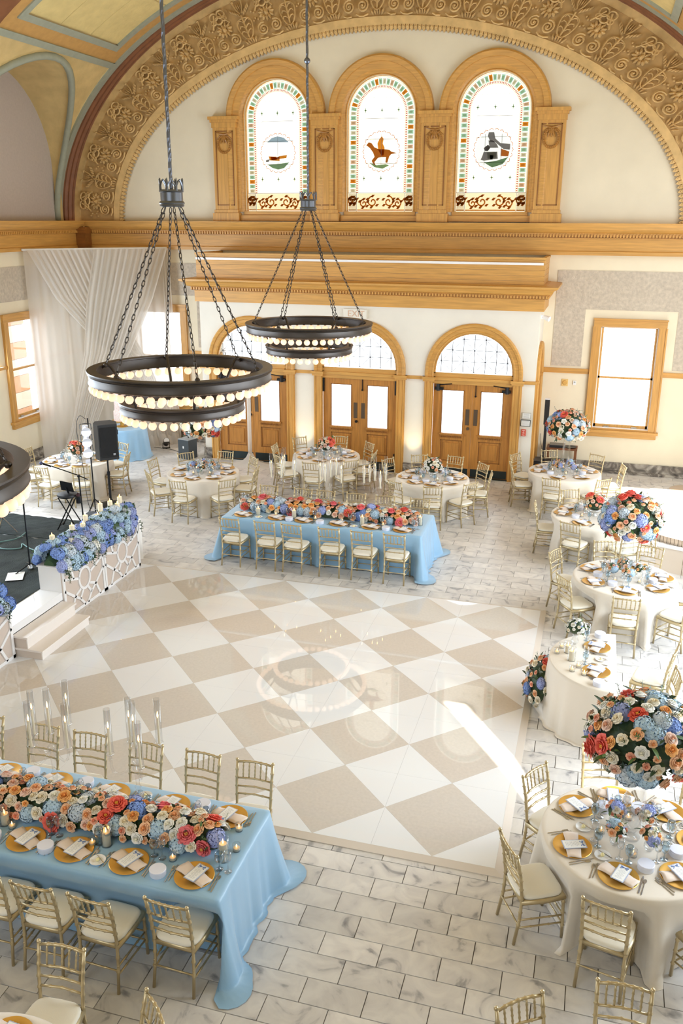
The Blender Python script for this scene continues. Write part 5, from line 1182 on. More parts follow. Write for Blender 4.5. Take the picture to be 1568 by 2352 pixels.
# crystal candelabras
def candelabra_parts():
    p = []; A = lambda n_, mb, m, sm=True: p.append((n_, mb.mesh(n_, m, sm)))
    A('base', MB().lathe([(.001, .003), (.11, .003), (.11, .012), (.05, .03), (.02, .05)], 16), CRYSTAL)
    A('stem', MB().lathe([(.018, .04), (.028, .07), (.016, .10), (.022, .28), (.03, .30), (.016, .32), (.022, .46), (.036, .49), (.018, .52), (.03, .55), (.04, .57), (.012, .60)], 10), CRYSTAL)
    for k in range(5):
        a = 2*PI*k/5+.35
        if k < 4:
            a = PI/2*k+.5; R_ = .215; P_ = lambda r, z: (r*math.cos(a), r*math.sin(a), z); zt = .62+(.06 if k % 2 else 0)
            A('arm', MB().tube([P_(.02, .53), P_(.08, .49), P_(.15, .47), P_(.20, .51), P_(R_, .57), P_(R_, zt)], .0115, 6), CRYSTAL)
        else: R_ = 0.0; P_ = lambda r, z: (0, 0, z); zt = .70
        c = P_(R_, 0); c = (c[0], c[1], 0)
        A('cup', MB().lathe([(.001, zt), (.032, zt+.008), (.04, zt+.02), (.03, zt+.024)], 10, c), CRYSTAL)
        A('taper_candle', MB().lathe([(.011, zt+.01), (.010, zt+.27), (.001, zt+.275)], 8, c), WAX)
        A('flame', MB().lathe([(.001, zt+.27), (.008, zt+.29), (.005, zt+.315), (.001, zt+.335)], 6, c), FLAME)
        A('glass_chimney', MB().lathe([(.031, zt+.012), (.031, zt+.46), (.0285, zt+.46), (.0285, zt+.012)], 14, c), CRYSTAL)
        A('pendant', MB().lathe([(.001, zt-.01), (.012, zt-.03), (.001, zt-.07)], 5, (c[0]*1.05, c[1]*1.05, 0)), CRYSTAL)
    return p
CANP = candelabra_parts()
for x, y, s, lb in ((-4.44, 5.98, 1, 'crystal candelabra with five glass chimneys, left one on the front blue table'), (-3.60, 6.0, 1, 'crystal candelabra with five glass chimneys, right one on the front blue table'), (-5.33, 14.72, 1.0, 'crystal candelabra on the far blue table, nearest the drape'), (-4.42, 14.72, 1.0, 'crystal candelabra at the middle of the far blue table'), (-3.60, 14.72, 1.0, 'crystal candelabra on the far blue table, nearest the tall bouquets')):
    t = thing('crystal_candelabra', lb, 'candelabra', (x, y, CZ), x*3, 'crystal candelabras')
    for nm, me in CANP: obj(nm, me, parent=t)
    t.scale = (s, s, s)
# half-round table: white posy, candles, and the flowers at its foot
bud_vase(.05, 10.62, 'glass vase of small white flowers on the sweetheart table', 301, 26, .12, (('s:white', 6), ('s:cream', 3), ('r:white', 2)), .17)
for i, (x, y, h) in enumerate(((-.02, 10.36, .10), (.03, 10.16, .13))): pillar(x, y, CZ, h, .035, 'lit pillar candle on the sweetheart table, %s the white posy' % ('next to' if i == 0 else 'farther from'), .05, 'pillar candles in glass')
for i, (x, y) in enumerate(((-.10, 10.47), (.12, 10.0), (.05, 9.88), (.19, 9.82), (-.15, 10.3))): votive(x, y, 'lit votive candle on the sweetheart table, %s from its far end' % ORD[(1, 2, 3, 4, 0)[i]])
t = ball_arr('floor_arrangement', 'flowers standing on the floor at the foot of the sweetheart table', (-.30, 10.42, 0), .30, 52, MIXB, 320, 1.0, -.55, None, .85, leafk=(('dark', 16), ('grey', 16)), spikes=(('peri', 3, .06), ('mid', 5, .08), ('grey', 6, .08)), ls=.05)
t.scale = (.72, 1.35, 1.0)
# hydrangea hedges on the stage front
def hedge(label, x, y0, y1, z, seed, n):
    q = random.Random(seed); t = thing('hydrangea_hedge', label, 'flowers', (x, (y0+y1)/2, z)); L_ = y1-y0; pts = []; got = []
    mix = ['h:sky']*9+['h:blue']*7+['h:peri']*4+['h:palegrey']*3+['h:whiteh']*1
    for i in range(n):
        for _ in range(30):
            u = q.uniform(-.5, .5); a = q.uniform(.02, PI); p = Vector((.27*math.cos(a)*q.uniform(.9, 1.08), u*L_, .02+.27*math.sin(a)*q.uniform(.85, 1.15)-(.10 if math.cos(a) > .8 else 0)))
            if all((p-g_).length > .105 for g_ in got): break
        else: continue
        got.append(p); nn = Vector((math.cos(a), 0, math.sin(a))); pts.append((p, nn)); bloom(t, q.choice(mix), p, nn, q, 1.12)
    core = MB(); core.loft([[(.22*math.cos(PI*j/10)*(1 if 0 < i < 8 else .4), L_*(-.5+i/8), .0+.22*math.sin(PI*j/10)*(1 if 0 < i < 8 else .4)) for j in range(11)] for i in range(9)], closed=False, cap=True)
    core.join(foliage_mass(pts, q, per=5, size=.08)); obj('foliage', core, LEAFD, t)['kind'] = 'stuff'
    for i in range(int(L_*22)):
        a = q.uniform(0, PI); u = q.uniform(-.5, .5); nn = Vector((math.cos(a), 0, math.sin(a))); leaf(t, q.choice(('dark', 'mid', 'mid')), Vector((.27*math.cos(a), u*L_, .02+.25*math.sin(a))), nn, .055*q.uniform(.7, 1.2), q)
    for i in range(int(L_*8)):
        u = q.uniform(-.5, .5); o = sprig(t, 'dark', Vector((.26, u*L_, q.uniform(-.05, .08))), (q.uniform(.2, .8), q.uniform(-.6, .6), 1), .13, q, SPRIG, 'trailing_sprig'); o.rotation_mode = 'XYZ'; o.rotation_euler = (q.uniform(-.4, .4), q.uniform(.3, .9), q.uniform(-.7, .7))
    return t
HZ = .88
hedge('long hedge of blue hydrangeas on the lattice wall beside the stage steps', -7.70, 10.80, 13.12, HZ, 401, 120)
hedge('blue hydrangeas on the nearer lattice wall, cut by the left edge', -7.70, 8.1, 9.48, HZ, 402, 70)
for i, (y, dx, h) in enumerate(((11.05, -.05, .30), (11.55, -.02, .30), (11.78, .03, .26), (11.98, -.04, .33), (12.25, .02, .26), (12.46, -.05, .38), (12.74, -.03, .34), (12.82, .06, .28), (13.06, -.03, .32))):
    pillar(-7.72+dx, y, HZ+.10, h, .042, 'cream pillar candle among the blue hydrangeas, %s from the stage steps' % (ORD+['eighth', 'ninth'])[i], 0, 'pillar candles in the hedge')
# ================================================================== CHANDELIERS
def ring_mb(ro, ri, z, h):
    return MB().lathe([(ro-.015, z-h/2), (ro+.005, z-h/2+.01), (ro-.005, z-h/2+.03), (ro-.005, z+h/2-.06), (ro+.01, z+h/2-.045), (ro+.0, z+h/2-.03), (ro+.02, z+h/2-.015), (ro+.015, z+h/2), (ri-.01, z+h/2), (ri-.01, z+h/2-.02), (ri+.015, z+h/2-.03), (ri+.015, z-h/2+.02), (ri, z-h/2), (ro-.015, z-h/2)], 80)
UR = ring_mb(1.20, 1.10, 3.93, .17).mesh('upper_ring', BRONZE, SM); LRG = ring_mb(.83, .74, 3.52, .15).mesh('lower_ring', BRONZE, SM)
bulb_me = MB().ball((0, 0, -.066), .054, 12, 8).mesh('bulb', BULB, True); sock_me = MB().lathe([(.001, .02), (.024, .02), (.022, -.015), (.001, -.015)], 8).mesh('socket', BRONZE, SM)
ch_top, ch_bot = Vector((.11, 0, 6.02)), Vector((1.05, 0, 4.02)); d_ = ch_bot-ch_top; nl = 30; lk = MB(); ax = d_.normalized(); s_ = ax.orthogonal().normalized()
for i in range(nl):
    c = ch_top+d_*(i+.5)/nl; s2 = s_ if i % 2 == 0 else ax.cross(s_); L_ = d_.length/nl*.66
    lk.tube([c+ax*L_*math.cos(t)+s2*.017*math.sin(t) for t in [2*PI*k/8 for k in range(8)]], .0062, 4, loop=True)
chain_me = lk.mesh('chain', BRONZE)
br_me = MB().tube([(1.10, 0, 3.97), (1.03, 0, 4.02), (.98, 0, 3.98), (.90, 0, 3.86), (.82, 0, 3.74), (.78, 0, 3.62), (.775, 0, 3.52)], .02, 6).ball((1.05, 0, 4.01), .035, 8, 5).mesh('bracket', BRONZE, SM)
cr = MB().lathe([(.001, 6.03), (.14, 6.03), (.155, 6.045), (.15, 6.06), (.16, 6.075), (.155, 6.09), (.14, 6.10), (.14, 6.20), (.155, 6.21), (.15, 6.23), (.14, 6.235), (.13, 6.22), (.13, 6.08), (.001, 6.06)], 32)
for k in range(8):
    a = 2*PI*k/8; c, s = math.cos(a), math.sin(a); cr.tube([(.145*c, .145*s, 6.22), (.148*c, .148*s, 6.33), (.15*c, .15*s, 6.37)], [.014, .012, .004], 5)
    for sg in (-1, 1): cr.tube([(.145*math.cos(a+sg*f_), .145*math.sin(a+sg*f_), z) for f_, z in ((.04, 6.23), (.06, 6.28), (.2, 6.32), (.39, 6.355))], .007, 4)
crown_me = cr.mesh('crown', mat('pewter_bronze', (108, 112, 120), .3, metal=.8), SM)
rod = MB(); tp = 11.3; nn_ = 90
rod.loft([[(.021*(1.0+.18*(j % 2))*math.cos(2*PI*j/6+i*.35), .021*(1.0+.18*(j % 2))*math.sin(2*PI*j/6+i*.35), 6.08+(tp-6.08)*i/nn_) for j in range(6)] for i in range(nn_+1)]); rod.ball((0, 0, 8.52), .055, 10, 7)
rod_me = rod.mesh('rod', mat('blued_steel', (112, 118, 132), .3, metal=.8))
for (x, y, lb, ro) in ((-5.31, 10.75, 'large two-tier bronze ring chandelier with globe bulbs, hanging over the dance floor', .12), (-5.35, 16.38, 'two-tier bronze ring chandelier before the arched doors, farther from the camera', .28), (-5.40, 5.38, 'bronze ring chandelier cut off by the left edge of the picture', .5)):
    t = thing('chandelier', lb, 'chandelier', (x, y, 0), ro, 'ring chandeliers')
    obj('rod', rod_me, parent=t); obj('crown', crown_me, parent=t); obj('upper_ring', UR, parent=t); obj('lower_ring', LRG, parent=t)
    for k in range(6): obj('chain', chain_me, parent=t, rz=2*PI*k/6); obj('bracket', br_me, parent=t, rz=2*PI*k/6)
    for n, r, z in ((50, 1.15, 3.845), (34, .785, 3.445)):
        for k in range(n):
            a = 2*PI*(k+.5)/n
            if y < 6 and not (-1.6 < a-ro*0 < 1.9 or a > 5.0): continue
            b = obj('bulb', bulb_me, parent=t, loc=(r*math.cos(a), r*math.sin(a), z)); obj('socket', sock_me, parent=b)
# ================================================================== DRAPE IN THE CORNER
def sheer():
    m, nt, p = new_mat('white_sheer'); L = nt.links; out = nt.nodes['Material Output']; nt.nodes.remove(p)
    di = N(nt, 'ShaderNodeBsdfDiffuse'); di.inputs[0].default_value = (*lin((246, 242, 236)), 1); tl_ = N(nt, 'ShaderNodeBsdfTranslucent'); tl_.inputs[0].default_value = (*lin((246, 241, 234)), 1); tr = N(nt, 'ShaderNodeBsdfTransparent')
    m1 = N(nt, 'ShaderNodeMixShader'); m1.inputs[0].default_value = .6; m2 = N(nt, 'ShaderNodeMixShader'); m2.inputs[0].default_value = .2
    L.new(di.outputs[0], m1.inputs[1]); L.new(tl_.outputs[0], m1.inputs[2]); L.new(m1.outputs[0], m2.inputs[1]); L.new(tr.outputs[0], m2.inputs[2]); L.new(m2.outputs[0], out.inputs['Surface']); return m
SHEER = sheer()
DA, DB = Vector((-13.42, 19.12, 0)), Vector((-11.02, 21.78, 0)); DX = (DB-DA); DN = Vector((DX.y, -DX.x, 0)).normalized(); DT = 5.15
def dp(u, z, n): return DA+DX*u+Vector((0, 0, z))+DN*n
dr = thing('drape', 'tall white sheer drape crossing in front of the room corner', 'drape')
nu, nz = 150, 16; q = random.Random(5); pl = [q.uniform(0, 6.28) for _ in range(4)]
def pleat(u): return .020*math.sin(70*u+pl[0])+.016*math.sin(43*u+pl[1])+.012*math.sin(118*u+pl[2])
obj('back_panel', MB().loft([[dp(i/nu, DT*(1-j/nz)+.01*(j == nz), pleat(i/nu)*(.6+.8*j/nz)+(.12*(j/nz-.9)*10 if j/nz > .9 else 0)*(.5+.5*math.sin(21*i/nu))) for i in range(nu+1)] for j in range(nz+1)], closed=False), SHEER, dr, smooth=True)
def swag(name, top, mids, seed, npl=26, n0=.06):
    """top: (u0, u1) along the bar; mids: list of (u centre, z, half width) the cloth is drawn through"""
    q = random.Random(seed); ph = q.uniform(0, 6); st = []
    rows = [((top[0]+top[1])/2, DT, (top[1]-top[0])/2)]+mids; m = 60
    for a, b in zip(rows, rows[1:]):
        for k in range(8):
            t = k/8; st.append(tuple(a[i]+(b[i]-a[i])*t for i in range(3)))
    st.append(rows[-1])
    R_ = [[dp(uc+hw*(2*i/m-1), z+(.25*hw*(2*i/m-1) if 0 < k_ < len(st)-1 else 0)*.0, n0+.03*math.sin(npl*PI*i/m+ph)+.018*math.sin(npl*1.7*PI*i/m)) for i in range(m+1)] for k_, (uc, z, hw) in enumerate(st)]
    obj(name, MB().loft(R_, closed=False), SHEER, dr, smooth=True)
swag('swag', (.02, .52), [(.40, 4.0, .22), (.56, 3.0, .15), (.72, 2.3, .09), (.80, 1.4, .10), (.84, .02, .16)], 2, n0=.09)
swag('swag', (.46, .99), [(.62, 3.9, .24), (.50, 2.6, .17), (.36, 1.5, .11), (.29, .8, .09), (.26, .02, .15)], 3, n0=.17)
obj('side_fall', MB().loft([[dp(.96+.05*i/12+.03*j/10*(i/12-.3), DT*(1-j/10)+.01*(j == 10), .10+.03*math.sin(i*1.7)) for i in range(13)] for j in range(11)], closed=False), SHEER, dr, smooth=True)
obj('crossbar', MB().tube([dp(-.01, DT+.01, 0), dp(1.01, DT+.01, 0)], .025, 8), WHITEP, dr, smooth=SM)
obj('puddle', MB().loft([[dp(.50+.52*i/40, z, n+.05*math.sin(i*.9)+.04*math.sin(i*2.3)) for i in range(41)] for z, n in ((.30, .06), (.20, .16), (.08, .23), (.012, .27))], closed=False), SHEER, dr, smooth=True)
# cake on the blue table
ck = thing('cake', 'tall tiered white and pink cake on a gold stand, partly behind the large chandelier', 'cake', (CAKE[0]-.12, CAKE[1], .78))
obj('stand', MB().lathe([(.001, .002), (.15, .002), (.15, .015), (.05, .03), (.05, .13), (.24, .15), (.25, .17), (.001, .17)], 28), GOLDP, ck, smooth=SM)
CAKEM = mat('ruffled_icing', (244, 232, 226), .7, c2=(228, 198, 192), scale=26, bump=.8, bscale=40)
for r, z0, h in ((.20, .17, .26), (.17, .43, .24), (.14, .67, .22), (.11, .89, .20)):
    obj('tier', MB().lathe([(.001, z0), (r, z0), (r+.004, z0+.02), (r, z0+h-.02), (r-.02, z0+h), (.001, z0+h)], 28), CAKEM, ck, smooth=SM)
for i in range(7): bloom(ck, R.choice(('r:white', 'r:blush', 's:peach')), (.1*math.cos(i), .1*math.sin(i), 1.10), (math.cos(i)*.4, math.sin(i)*.4, 1), R)
# ================================================================== STAGE
ZSG = .48
CARP = mat('dark_green_grey_carpet', (58, 66, 64), .95, c2=(34, 42, 44), scale=3, bump=.9, bscale=60)
sg = thing('stage_deck', 'low white stage platform with a gloss edge by the steps', 'stage')
obj('deck', MB().bb(-13.3, -7.55, 5.8, 13.2, .30, ZSG).bb(-7.55, -7.5, 9.503, 10.767, .36, ZSG).bb(-13.3, -8.05, 13.2, 13.9, .30, ZSG), WHITEG, sg)
obj('skirt', MB().bb(-13.3, -7.56, 5.8, 13.2, 0, .30).bb(-13.3, -8.1, 13.2, 13.86, 0, .30), WHITEP, sg)
def carpet(y0, y1, z, x1, seed, label):
    q = random.Random(seed); nx, ny = 60, 40; vs = []; fs = []
    for i in range(nx+1):
        for j in range(ny+1): vs.append((-13.2+(x1+13.2)*i/nx, y0+(y1-y0)*j/ny, z+.012+.006*math.sin(i*1.9+j*.7)*math.sin(j*1.3)+q.uniform(0, .008)))
    for i in range(nx):
        for j in range(ny): a = i*(ny+1)+j; fs.append((a, a+ny+1, a+ny+2, a+1))
    m = MB().add(vs, fs); m.bb(-13.2, x1, y0, y1, z+.0005, z+.009); o = obj('carpet', m, CARP); tag(o, label, 'carpet', 'stage carpets'); return o
carpet(6.0, 12.72, ZSG, -7.90, 1, 'dark shaggy carpet on the stage next to the steps'); carpet(12.76, 13.78, ZSG, -8.12, 2, 'dark shaggy carpet strip along the back of the stage under the stool')
st = thing('stage_steps', 'two white wooden steps up to the stage from the dance floor', 'steps')
STEPM = mat('step_white', (236, 228, 222), .3)
obj('tread', MB().bb(-7.495, -7.03, 9.5, 10.74, .145, .172), STEPM, st); obj('tread', MB().bb(-7.495, -7.25, 9.5, 10.74, .325, .352), STEPM, st)
obj('riser', MB().bb(-7.065, -7.05, 9.52, 10.72, .031, .145), STEPM, st); obj('riser', MB().bb(-7.285, -7.27, 9.52, 10.72, .172, .325), STEPM, st)
for y in (9.52, 10.70): obj('side', MB().bb(-7.49, -7.065, y, y+.02, .031, .145).bb(-7.49, -7.285, y, y+.02, .172, .325), mat('step_side_beige', (214, 200, 188), .5), st)
def lattice_screen(y0, y1, label, npan):
    t = thing('lattice_screen', label, 'stage wall', group='lattice screens of the stage')
    obj('box', MB().bb(-7.88, -7.545, y0, y1, ZSG+.001, .86).bb(-7.50, -7.545, y0, y1, .031, .86), WHITEP, t)
    obj('cap', MB().bb(-7.90, -7.49, y0-.01, y1+.01, .86, .88), WHITEP, t)
    w = (y1-y0)/npan
    for k in range(npan):
        a, b = y0+k*w+.006, y0+(k+1)*w-.006; yc, zc_ = (a+b)/2, .50
        p = obj('panel', MB().bb(-7.50, -7.485, a, b, .031, .86), BLUSHP, t); m = MB(); X0, X1 = -7.485, -7.465
        m.bb(X0, X1, a, a+.05, .031, .86).bb(X0, X1, b-.05, b, .031, .86).bb(X0, X1, a, b, .031, .08).bb(X0, X1, a, b, .80, .86)
        def bar(y_0, z_0, y_1, z_1, wd=.042):
            d = Vector((y_1-y_0, z_1-z_0)); n = Vector((-d.y, d.x)).normalized()*wd/2
            pts = [(y_0+n.x, z_0+n.y), (y_0-n.x, z_0-n.y), (y_1-n.x, z_1-n.y), (y_1+n.x, z_1+n.y)]
            m.add([(X0, y, z) for y, z in pts]+[(X1, y, z) for y, z in pts], [(4, 5, 6, 7), (0, 1, 5, 4), (1, 2, 6, 5), (2, 3, 7, 6), (3, 0, 4, 7)])
        m.loft([[(x, yc+r*math.cos(2*PI*i/28), zc_+r*1.12*math.sin(2*PI*i/28)) for x, r in ((X0, .135), (X1, .135), (X1, .175), (X0, .175))] for i in range(28)], loop=True)
        for s in (-1, 1):
            bar(yc+s*.16, zc_+.04, yc+s*(w/2-.03), zc_+.17); bar(yc+s*.13, zc_-.14, yc+s*.30, zc_-.21); bar(yc+s*.30, zc_-.21, yc+s*(w/2-.03), zc_-.02)
            bar(yc+s*.30, zc_-.21, yc+s*.42, .06); bar(yc+s*.07, zc_-.18, yc+s*.16, .20); bar(yc+s*.16, .20, yc+s*.04, .06); bar(yc+s*.16, .20, yc+s*.30, zc_-.21)
            bar(yc+s*.10, zc_+.17, yc+s*.22, .83); bar(yc+s*.30, zc_+.09, yc+s*.36, .83)
        obj('lattice', m, WHITEP, p)
lattice_screen(10.77, 13.13, 'white lattice-fronted wall under the long hydrangea hedge', 2); lattice_screen(7.1, 9.5, 'white lattice-fronted wall cut by the left edge below the steps', 2)
wcl = obj('skirt_cloth', MB().loft([[(-7.62+.02*math.sin(i*1.3), 13.16+.34*i/12+.0, z) for i in range(13)] for z in (.78, .4, .012)], closed=False), SHEER, smooth=True); tag(wcl, 'short white cloth hanging beside the far end of the lattice wall', 'cloth')
# speaker on pole, lights, stands
sp = thing('speaker_stand', 'black pole stand carrying the loudspeaker behind the stage', 'stand', (-9.83, 16.2, 0))
obj('pole', MB().tube([(0, 0, .05), (0, 0, .7)], .026, 10).tube([(0, 0, .7), (0, 0, 1.048)], .018, 10), BLACKM, sp, smooth=SM); obj('collar', MB().tube([(0, 0, .66), (0, 0, .74)], .035, 10), BLACKM, sp, smooth=SM)
obj('base', MB().lathe([(.001, 0), (.24, 0), (.24, .02), (.06, .05), (.04, .12), (.001, .12)], 20), BLACKM, sp, smooth=SM)
ld = thing('loudspeaker', 'black loudspeaker on the pole stand beside the white drape table', 'speaker', (-9.83, 16.2, 1.05), .75)
obj('cabinet', MB().loft([[(-.20, -.24, z), (.20, -.24, z), (.24, .0, z), (.16, .2, z), (-.16, .2, z), (-.24, .0, z)] for z in (.0, .05, .70, .76)], cap=True), BLACK, ld)
obj('grille', MB().bb(-.17, .17, -.256, -.24, .06, .70), mat('speaker_grille', (20, 22, 26), .7, bump=.5, bscale=300, var=.2), ld); obj('handle', MB().bb(.225, .245, -.10, .06, .5, .6), BLACKM, ld); obj('badge', MB().bb(.08, .13, -.262, -.256, .1, .14), STEEL, ld)
ls_ = thing('light_stand', 'thin black stand holding three small white stage lights', 'stand', (-9.86, 15.62, 0))
obj('pole', MB().tube([(0, 0, .02), (0, 0, 2.02)], .014, 8), BLACKM, ls_)
for k in range(3): a = 2*PI*k/3+.4; obj('leg', MB().tube([(0, 0, .30), (.26*math.cos(a), .26*math.sin(a), .01)], .012, 6), BLACKM, ls_)
LED = emit('led_face', (240, 240, 255), 1.6)
for k, (z, lb) in enumerate(((1.82, 'topmost'), (1.60, 'middle'), (1.38, 'lowest'))):
    t = thing('par_light', '%s white stage light clamped to the thin stand before the loudspeaker' % lb, 'light', (-9.86+.0*k, 15.515, z), .6, 'white stage lights')
    obj('housing', MB().tube([(0, .03, 0), (0, -.10, -.01), (.0, -.19, -.03)], [.06, .075, .10], 14).bb(-.055, .055, .0, .09, -.05, .06), mat('white_housing', (226, 228, 238), .4), t, smooth=SM)
    obj('lens', MB().tube([(0, -.192, -.03), (0, -.196, -.03)], .09, 14), LED, t); obj('yoke', MB().tube([(-.11, -.08, 0), (-.11, -.02, .1), (0, .02, .11), (.11, -.02, .1), (.11, -.08, 0)], .008, 5), BLACKM, t)
def cable(label, pts, r=.006, m=BLACK, sub=6):
    P_ = [Vector(p) for p in pts]; out = []
    for i in range(len(P_)-1):
        p0, p1, p2, p3 = P_[max(0, i-1)], P_[i], P_[i+1], P_[min(len(P_)-1, i+2)]
        for k in range(sub):
            t = k/sub; out.append(.5*((2*p1)+(p2-p0)*t+(2*p0-5*p1+4*p2-p3)*t*t+(-p0+3*p1-3*p2+p3)*t*t*t))
    out.append(P_[-1]); return tag(obj('cable', MB().tube(out, r, 5), m, smooth=True), label, 'cable')
cable('black cable looping down from the stage lights to the floor', [(-9.89, 15.60, 2.0), (-9.97, 15.5, 2.08), (-10.06, 15.5, 1.8), (-10.02, 15.55, 1.0), (-9.95, 15.5, .3), (-9.8, 15.4, .01)])
ms = thing('microphone_stand', 'black boom stand reaching over the stool on the stage', 'stand', (-8.72, 13.40, ZSG+.028))
obj('pole', MB().tube([(0, 0, 0), (-.02, 0, .98)], .013, 8), BLACKM, ms); obj('boom', MB().tube([(.12, .06, .92), (-.02, 0, 1.0), (-.62, -.16, 1.22)], .010, 8), BLACKM, ms); obj('clutch', MB().ball((-.02, 0, .99), .03, 8, 5), BLACKM, ms)
obj('base', MB().lathe([(.001, 0), (.13, 0), (.12, .02), (.02, .03), (.001, .03)], 18), BLACKM, ms, smooth=SM); obj('bottle_holder', MB().tube([(-.03, -.06, .50), (-.03, -.06, .62)], .045, 10), BLACKM, ms)
mi = thing('microphone', 'blue-grey microphone at the tip of the boom over the stage', 'microphone', (-9.34, 13.24, ZSG+1.24)); obj('body', MB().tube([(.14, .03, -.05), (.0, 0, 0)], [.014, .02], 10), BLACKM, mi, smooth=SM); obj('head', MB().ball((-.03, -.01, .01), .032, 10, 7), mat('mic_mesh', (70, 76, 110), .4, metal=.6), mi, smooth=True)
bo = thing('water_bottle', 'clear water bottle with dark label in the microphone stand holder', 'bottle', (-8.75, 13.34, ZSG+.64)); obj('bottle', MB().lathe([(.001, .0), (.032, .0), (.034, .12), (.028, .16), (.012, .19), (.012, .21), (.001, .21)], 14), CRYSTAL, bo, smooth=True); obj('label_band', MB().lathe([(.0345, .02), (.0345, .07)], 14), mat('dark_red_label', (60, 24, 30), .5), bo)
so = thing('folding_stool', 'black folding stool with crossed legs on the stage carpet', 'stool', (-8.98, 13.36, ZSG+.028), .2)
obj('seat', MB().lathe([(.001, .60), (.17, .60), (.185, .62), (.18, .65), (.12, .66), (.001, .66)], 20), BLACK, so, smooth=SM)
for s in (-1, 1):
    for u in (-1, 1): obj('leg', MB().tube([(-.19*s, .14*u, 0), (.13*s, .12*u, .60)], .012, 6), BLACKM, so)
obj('stretcher', MB().tube([(-.17, -.14, .05), (-.17, .14, .05)], .010, 6).tube([(.17, -.14, .05), (.17, .14, .05)], .010, 6), BLACKM, so)
tb = thing('tablet_holder', 'black tablet in a clamp holder leaning over the stool', 'tablet', (-8.97, 13.36, ZSG+.028+.662)); obj('tablet', MB().loft([[(-.11, -.03, .06), (.10, .02, .02), (.12, -.06, .21), (-.08, -.10, .25)], [(-.10, -.015, .06), (.11, .035, .02), (.13, -.045, .21), (-.07, -.085, .25)]], cap=True), BLACK, tb); obj('foot', MB().tube([(0, .02, 0), (0, -.03, .12)], .02, 8), BLACKM, tb)
wm_ = thing('wedge_monitor', 'black wedge monitor on the stage behind the hydrangeas', 'speaker', (-8.32, 13.42, ZSG+.028), -.2)
obj('cabinet', MB().loft([[(x, -.20, 0), (x, .20, 0), (x, .20, .16), (x, -.06, .34), (x, -.20, .30)] for x in (-.27, .27)], cap=True), BLACK, wm_); obj('grille', MB().loft([[(x, .19, .175), (x, -.05, .345)] for x in (-.24, .24)], closed=False), BLACKM, wm_)
def sheet(label, x, y, z, w, h, rz, tilt):
    o = obj('sheet_music', MB().bb(-w/2, w/2, -h/2, h/2, 0, .002), PAPER, loc=(x, y, z)); o.rotation_euler = (tilt, 0, rz); tag(o, label, 'paper', 'loose paper sheets'); 
    mb = MB()
    for i in range(9): mb.bb(-w*.38, w*.38, h*(.35-.085*i)-.001, h*(.35-.085*i)+.001, .0022, .0026)
    obj('printed_lines', mb, INK, o)
sheet('white sheet lying on the wedge monitor', -8.30, 13.46, ZSG+.335, .28, .36, -.3, -.6); sheet('white sheet lying flat on the dark carpet beside the stand base', -8.52, 11.05, ZSG+.034, .26, .34, .5, 0)
s2 = thing('straight_stand', 'thin black stand with round base on the dark carpet', 'stand', (-8.50, 11.42, ZSG+.028)); obj('pole', MB().tube([(0, 0, .02), (-.02, .04, 1.25)], .012, 8), BLACKM, s2)
obj('base', MB().lathe([(.001, 0), (.05, 0), (.05, .02), (.03, .06), (.001, .06)], 14), STEEL, s2, smooth=SM)
for k in range(3): a = 2*PI*k/3+.3; obj('leg', MB().tube([(0, 0, .08), (.30*math.cos(a), .30*math.sin(a), .008)], .009, 6), BLACKM, s2)
cable('pale teal cable curling across the dark stage carpet', [(x, y, ZSG+.035) for x, y in ((-9.6, 12.9), (-9.55, 12.55), (-9.75, 12.25), (-9.5, 12.05), (-9.2, 12.15), (-9.3, 12.35), (-9.05, 12.2), (-8.75, 12.1), (-8.55, 12.25), (-8.7, 12.4), (-8.5, 12.2), (-8.2, 12.1))], .011, mat('teal_cable', (120, 160, 160), .5))
dk = thing('snare_drum', 'blue and chrome drum below the cut-off chandelier', 'drum', (-9.95, 12.75, ZSG+.028)); obj('shell', MB().lathe([(.17, .42), (.17, .56)], 24), mat('blue_lacquer', (50, 60, 130), .2, metal=.4), dk, smooth=True); obj('head', MB().lathe([(.001, .565), (.172, .565), (.178, .555)], 24), PAPER, dk); obj('rim', MB().lathe([(.17, .55), (.185, .55), (.185, .57), (.172, .57)], 24).lathe([(.17, .41), (.185, .41), (.185, .43), (.172, .43)], 24), STEEL, dk, smooth=SM)
for k in range(3): a = 2*PI*k/3+.5; obj('leg', MB().tube([(0, 0, .30), (.22*math.cos(a), .22*math.sin(a), .005)], .010, 6).tube([(0, 0, .3), (.13*math.cos(a), .13*math.sin(a), .42)], .008, 6), STEEL, dk)
cy2 = thing('cymbal_stand', 'chrome cymbal stand beside the blue drum', 'stand', (-10.35, 12.55, ZSG+.028)); obj('cymbal', MB().lathe([(.001, .93), (.04, .925), (.22, .90), (.221, .897), (.04, .92)], 24), mat('brass_cymbal', (200, 170, 90), .25, metal=.9), cy2, smooth=True); obj('pole', MB().tube([(0, 0, .02), (0, 0, .95)], .012, 8), STEEL, cy2)
for k in range(3): a = 2*PI*k/3; obj('leg', MB().tube([(0, 0, .32), (.25*math.cos(a), .25*math.sin(a), .005)], .010, 6), STEEL, cy2)
